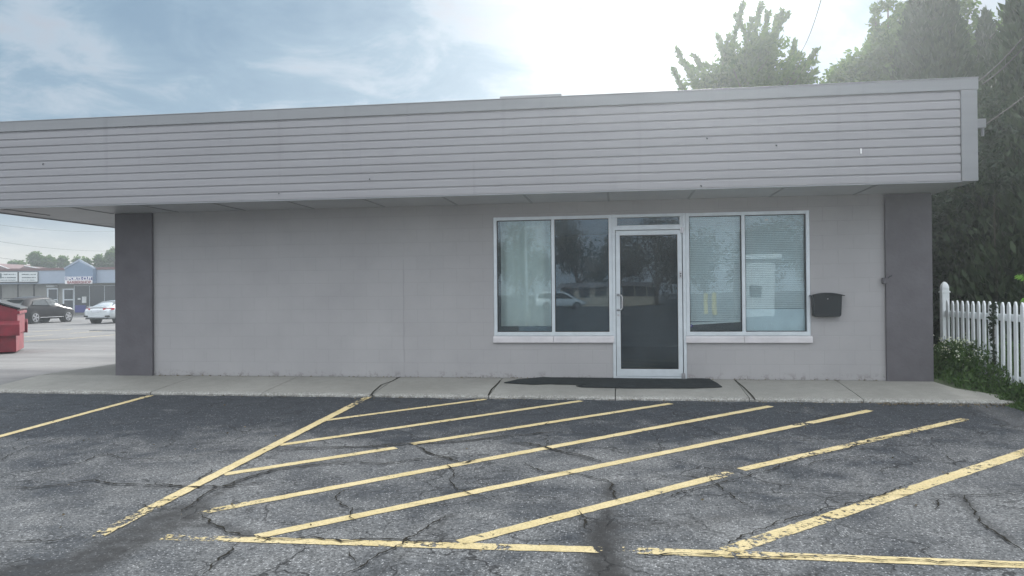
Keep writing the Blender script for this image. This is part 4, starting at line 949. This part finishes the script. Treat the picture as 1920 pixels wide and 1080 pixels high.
# ------------------------------------------------------------ distant strip of shops
SY = 61.35; sh = empty('strip_mall', (0, 0, 0), label='distant single storey row of shops with a blue grey fascia', cat='building')
P_ = lambda x, y, Y=SY: atY(x, y, Y)
xl, xr = P_(-60, 550).x, P_(222+60, 550).x
zft, zfb = P_(100, 507).z, P_(100, 531.5).z
MB().box(xl, xr, SY+1.2, SY+18, -.4, zfb).build('wall', M['shopwall'], sh)
MB().box(xl-.3, xr, SY, SY+1.18, zfb, zft).build('fascia', M['bluegrey'], sh)
MB().box(xl-.4, xr, SY-.06, SY+18, zft, zft+.22).build('roof', M['brickred'], sh)
MB().box(xl, xr, SY-.5, SY+1.15, -.42, -.22).build('walkway', M['concrete'], sh)
ga = [(122, 509), (122, 519), (174, 519), (174, 503), (148, 490), (122, 504)]
MB().prism([tuple(P_(x, y, SY-.5)) for x, y in [(122, 531), (174, 531), (174, 503), (148, 490), (122, 504)]], (0, .49, 0)).build('gable', M['gable'], sh)
a, b, c = P_(120, 505, SY-.55), P_(148, 489, SY-.55), P_(176, 504, SY-.55)
MB().prism([a, b, c, c+Vector((0, 0, .14)), b+Vector((0, 0, .16)), a+Vector((0, 0, .14))], (0, .1, 0)).build('gable_trim', M['bluegrey'], sh)
# door and windows
GY = SY+1.18
def rect(x0, y0, x1, y1, Y, t, mt, nm, par, **k):
    a, b = atY(x0, y1, Y), atY(x1, y0, Y); return MB().box(a.x, b.x, Y-t, Y, a.z, b.z).build(nm, mt, par, **k)
def sw(x0, x1, y0=535, y1=586, mt='darkglass'):
    f = rect(x0, y0, x1, y1, GY, .05, M['alu'], 'shop_window', sh); rect(x0+.7, y0+.7, x1-.7, y1-.7, GY-.052, .01, M[mt], 'pane', f)
for x0, x1 in ((139.5, 168), (168, 196), (196, 224), (224, 250)): sw(x0, x1)
for x0, x1 in ((-30, -5), (6, 33), (36, 63), (66, 88)): rect(x0, 535, x1, 586, GY, .06, M['shopwall'], 'wall_panel', sh)
for x0 in (1, 34, 64): rect(x0, 533, x0+2.0, 587, GY, .08, M['rubber'], 'panel_post', sh)
def sdoor(x0, x1, y0):
    f = rect(x0, y0, x1, 590, GY, .07, M['alu'], 'shop_door', sh); rect(x0+2.2, y0+2.5, x1-2.2, 561, GY-.072, .01, M['darkglass'], 'pane', f); rect(x0+2.2, 563, x1-2.2, 586, GY-.072, .01, M['darkglass'], 'pane', f)
sdoor(118.5, 139, 541); sdoor(89, 109, 540)
rect(92, 535, 108, 538.5, GY, .35, M['whitewall'], 'door_canopy', sh)
rect(141, 572, 161, 586, GY-.07, .02, M['signblue'], 'window_poster', sh); rect(154, 556, 162, 568, GY-.07, .02, M['whitewall'], 'window_poster', sh); rect(146, 559, 151, 562, GY-.07, .02, M['whitewall'], 'window_poster', sh)
# signs
def text(body, x, y, z, size, mt, parent, width=None, nm='lettering', bold=.0):
    cu_ = bpy.data.curves.new(nm, 'FONT'); cu_.body = body; cu_.size = size; cu_.extrude = .012; cu_.offset = bold; cu_.align_x = 'CENTER'
    o = bpy.data.objects.new(nm, cu_); COL.objects.link(o); bpy.context.view_layer.update()
    me = bpy.data.meshes.new_from_object(o.evaluated_get(bpy.context.evaluated_depsgraph_get())); bpy.data.objects.remove(o)
    w_ = max(v.co.x for v in me.vertices)-min(v.co.x for v in me.vertices); k = (width/w_) if width else 1
    for v in me.vertices: v.co = Vector((v.co.x*k+x, y-v.co.z, z+v.co.y))
    me.materials.clear(); me.materials.append(mt); o = bpy.data.objects.new(nm, me); COL.objects.link(o); o.parent = parent; return o
sg = rect(122.5, 518, 173.5, 532.5, SY-.56, .06, M['letters'], 'shop_sign', None, label='blue and white barbershop sign board under the distant gable', cat='sign')
rect(123, 518.5, 173, 525.5, SY-.622, .012, M['signblue'], 'blue_band', sg)
a = P_(148, 525.2, SY-.65); text('SPORTS CUT', a.x, SY-.65, a.z, .40, M['letters'], sg, (P_(171.5, 525).x-P_(124.5, 525).x), bold=.012)
a = P_(148, 531.5, SY-.65); text('BARBERSHOP', a.x, SY-.65, a.z, .33, M['letred'], sg, (P_(170, 525).x-P_(126, 525).x), bold=.004)
def panel(x0, x1, lab, seed, logo):
    f = rect(x0-.8, 509.2, x1+1.2, 530.2, SY-.01, .10, M['rubber'], 'sign_box', None, label=lab, cat='sign', group='white sign boxes on the distant fascia')
    rect(x0, 510, x1, 528.5, SY-.112, .03, M['signwhite'], 'sign_face', f)
    random.seed(seed); m = MB()
    for yy, h in ((514.3, 2.3), (520.3, 2.3), (525.2, 1.6)):
        x = x0+3.5+random.uniform(0, 1.5)
        while x < x1-4:
            w_ = random.uniform(.5, .95)*h*.42
            if random.random() > .12:
                a, b = atY(x, yy+h/2, SY-.15), atY(x+w_, yy-h/2*random.uniform(.5, 1), SY-.15); m.box(a.x, b.x, SY-.152, SY-.143, a.z, b.z)
            x += w_+.28
    m.build('blurred_lettering', M['greytext'], f)
    if logo: rect(-2, 512.5, 3, 522, SY-.145, .01, M['greytext'], 'logo', f)
panel(-4, 33, 'white sign box cut off by the left edge of the photo', 5, True); panel(36, 70.5, 'white sign box nearest the blue gable', 6, False)
# houses behind
for (x0, x1, xa, ya, yb, Y, lab) in ((34, 96, 50, 499, 508, 86, 'low red brown roofed house peeking over the distant shops'), (-40, 30, -8, 494, 509, 90, 'grey roofed house over the shops at the left edge')):
    h = empty('house', (0, 0, 0), label=lab, cat='house')
    a, b, t_ = atY(x0, yb, Y), atY(x1, yb, Y), atY(xa, ya, Y)
    MB().box(a.x+.3, b.x-.3, Y, Y+9, -.4, a.z).build('wall', M['cream'], h)
    MB().prism([(a.x, Y-.4, a.z), (b.x, Y-.4, a.z), (t_.x, Y-.4, t_.z)], (0, 10, 0)).build('roof', M['brickred'], h)
    MB().prism([(b.x, Y-.45, a.z), (t_.x, Y-.45, t_.z), (t_.x, Y-.45, t_.z+.10), (b.x, Y-.45, a.z+.10)], (0, .1, 0)).build('roof_edge', M['whitewall'], h)
def fartree(px, py, Y, rpx, rpy, lab, seed, n=2600):
    p = atY(px, py, Y); base = (p.x, Y, -.35); z = p.z+.35; R_, Hh = rpx/FPX*Y, rpy/FPX*Y
    bs = []; random.seed(seed)
    for k in range(9): bs.append((random.uniform(-.75, .75)*R_, random.uniform(-1.5, 1.5), z+random.uniform(-.55, .45)*Hh*(1 if k else 0), R_*random.uniform(.28, .5), R_*.4, Hh*random.uniform(.35, .55)))
    blob_tree('distant_tree', lab, base, bs, n, .38, M['leaf'], .25, group='trees beyond the distant shops', seed=seed)
fartree(32, 500, 95, 28, 16, 'lowest round tree beyond the distant shops, over the sign boxes', 61)
fartree(84, 492, 90, 30, 26, 'widest tree beyond the distant shops, over the black SUV', 62, 3600)
fartree(128, 495, 92, 26, 20, 'tree beyond the distant shops just left of the gable', 63)
fartree(188, 492, 85, 26, 22, 'tree beyond the distant shops between gable and pillar', 64)
fartree(222, 482, 85, 24, 24, 'tree beyond the distant shops rising beside the left pillar', 65)

# ------------------------------------------------------------ behind the photographer (seen mirrored in the glass)
def mir(px, py, D):
    p = atY(px, py, D); return Vector((p.x, 2*WY-D, p.z))
def rtree(px, py, D, rpx, lab, seed):
    p = mir(px, py, D); z = p.z+.35; R_ = rpx/FPX*D; random.seed(seed)
    bs = [(random.uniform(-.7, .7)*R_, random.uniform(-1.5, 1.5), z*random.uniform(.35, .82), R_*random.uniform(.4, .6), R_*.5, z*random.uniform(.18, .27)) for k in range(9)]
    blob_tree('street_tree', lab, (p.x, p.y, -.35), bs, 3200, .42, M['leafdark'], .25, group='trees mirrored in the window glass', seed=seed)
wh = ['mirrored at the left edge of the curtained pane', 'mirrored behind the curtained pane', 'mirrored in the dark pane left of the door', 'mirrored at the left side of the door glass', 'mirrored in the door glass', 'mirrored in the blind beside the door', 'mirrored in the far right pane', 'mirrored at the right edge of the windows']
for i, (px, py, D, r) in enumerate(((890, 420, 92, 55), (985, 412, 88, 50), (1085, 408, 90, 55), (1160, 425, 96, 50), (1230, 400, 88, 55), (1320, 430, 95, 55), (1420, 415, 92, 60), (1520, 405, 90, 60))):
    rtree(px, py, D, r, 'large dark tree '+wh[i], 70+i)
van_st = [(-2.5, .4, .95, 1.0, .85, .7), (-2.45, .3, 1.05, 1.55, .93, .68), (-2.2, .26, 1.05, 1.76, .95, .66), (-1, .24, 1.05, 1.80, .96, .66), (.3, .24, 1.03, 1.77, .96, .65), (.9, .24, 1.02, 1.5, .95, .64), (1.5, .25, .98, 1.08, .94, .7), (2.1, .28, .82, .88, .88, .6), (2.45, .4, .64, .7, .7, .5)]
def van_x(t, side):
    side([(-2.3, .78, 1.08), (-2.2, .74, 1.55), (-.9, .74, 1.6), (-.9, .84, 1.08)]); side([(-.8, .84, 1.08), (-.8, .74, 1.6), (.3, .74, 1.58), (1.2, .86, 1.06)])
    MB().prism([(1.4, -.66, 1.10), (1.4, .66, 1.10), (.75, .58, 1.62), (.75, -.58, 1.62)], (.05, 0, .04)).build('windscreen', M['carglass'], t)
    for sd in (-1, 1): MB().box(2.3, 2.42, sd*.5, sd*.82, .68, .82).build('headlight', M['lamp'], t, bevel=.02)
p = mir(1050, 573, 72); car('parked_minivan', 'white minivan mirrored in the glass left of the door', (p.x, p.y, -.333), math.radians(-12), 4.9, 1.92, van_st, M['carwhite'], 0, (-1.5, 1.5), .34, van_x)
p = mir(988, 600, 44)
lp = empty('light_pole', (p.x, p.y, -.333), label='thin pale lamp pole mirrored in the curtained pane', cat='lamp pole')
MB().tube([(0, 0, 0), (0, 0, 5.4)], [.07, .045], 10).build('pole', M['alu'], lp); MB().box(-.1, .8, -.12, .12, 5.4, 5.52).build('lamp_head', M['alu'], lp, bevel=.02); MB().tube([(0, 0, 0), (0, 0, .5)], .25, 14).build('base', M['concrete'], lp)
for i, px in enumerate((1325, 1341)):
    p = mir(px, 590, 52); b_ = MB().tube([(0, 0, 0), (0, 0, 1.45), (0, 0, 1.5)], [.16, .16, .10], 14).build('bollard', M['yellow'], label=('right' if i else 'left')+' one of two yellow bollards mirrored in the blind', cat='bollard', group='yellow bollards'); b_.location = (p.x, p.y, -.333)
def rhouse(x0, x1, yt, yr, D, wm, lab, dep=9):
    a, b = mir(x0, yt, D), mir(x1, yt, D); r = mir(x0, yr, D).z; h = empty('house', (0, 0, 0), label=lab, cat='house')
    MB().box(a.x, b.x, a.y-dep, a.y, -.4, a.z).build('wall', wm, h)
    MB().prism([(a.x-.4, a.y+.5, a.z), (a.x-.4, a.y-dep-.5, a.z), (a.x-.4, a.y-dep/2, r)], (b.x-a.x+.8, 0, 0)).build('roof', M['shingle'], h)
    for k in range(3):
        xc = a.x+(b.x-a.x)*(k+.5)/3; MB().box(xc-.6, xc+.6, a.y, a.y+.06, .8, 1.9).build('window', M['darkglass'], h)
rhouse(1168, 1232, 538, 529, 90, M['cream'], 'low cream house mirrored in the door glass')
rhouse(1052, 1142, 540, 530, 84, M['cream'], 'pale roofed house mirrored behind the white minivan')
a, b = mir(1398, 487, 48), mir(1452, 487, 48); h = empty('white_kiosk', (0, 0, 0), label='white flat roofed building mirrored in the far right pane', cat='building')
MB().box(a.x, b.x, a.y-5, a.y, -.4, a.z).build('wall', M['whitewall'], h); MB().box(a.x-.3, b.x+.3, a.y-5.3, a.y+.5, a.z, a.z+.3).build('roof', M['whitewall'], h); MB().box(a.x+.2, a.x+.9, a.y, a.y+.05, .9, 1.6).build('window', M['darkglass'], h)

# ------------------------------------------------------------ haze, added to veil the treetops like lens flare
hz = MB().box(-110, 70, -110, 108, -1.5, 11.3).build('haze', M['steel'], kind='stuff', label='thin even haze added to imitate a lens flare veil', cat='haze')
hm = bpy.data.materials.new('haze'); hm.use_nodes = True; hn = hm.node_tree; hn.nodes.clear()
pv = hn.nodes.new('ShaderNodeVolumePrincipled'); pv.inputs['Color'].default_value = (.88, .95, .99, 1); pv.inputs['Density'].default_value = .0029; pv.inputs['Anisotropy'].default_value = .72
oo = hn.nodes.new('ShaderNodeOutputMaterial'); hn.links.new(pv.outputs[0], oo.inputs['Volume'])
hz.data.materials.clear(); hz.data.materials.append(hm)
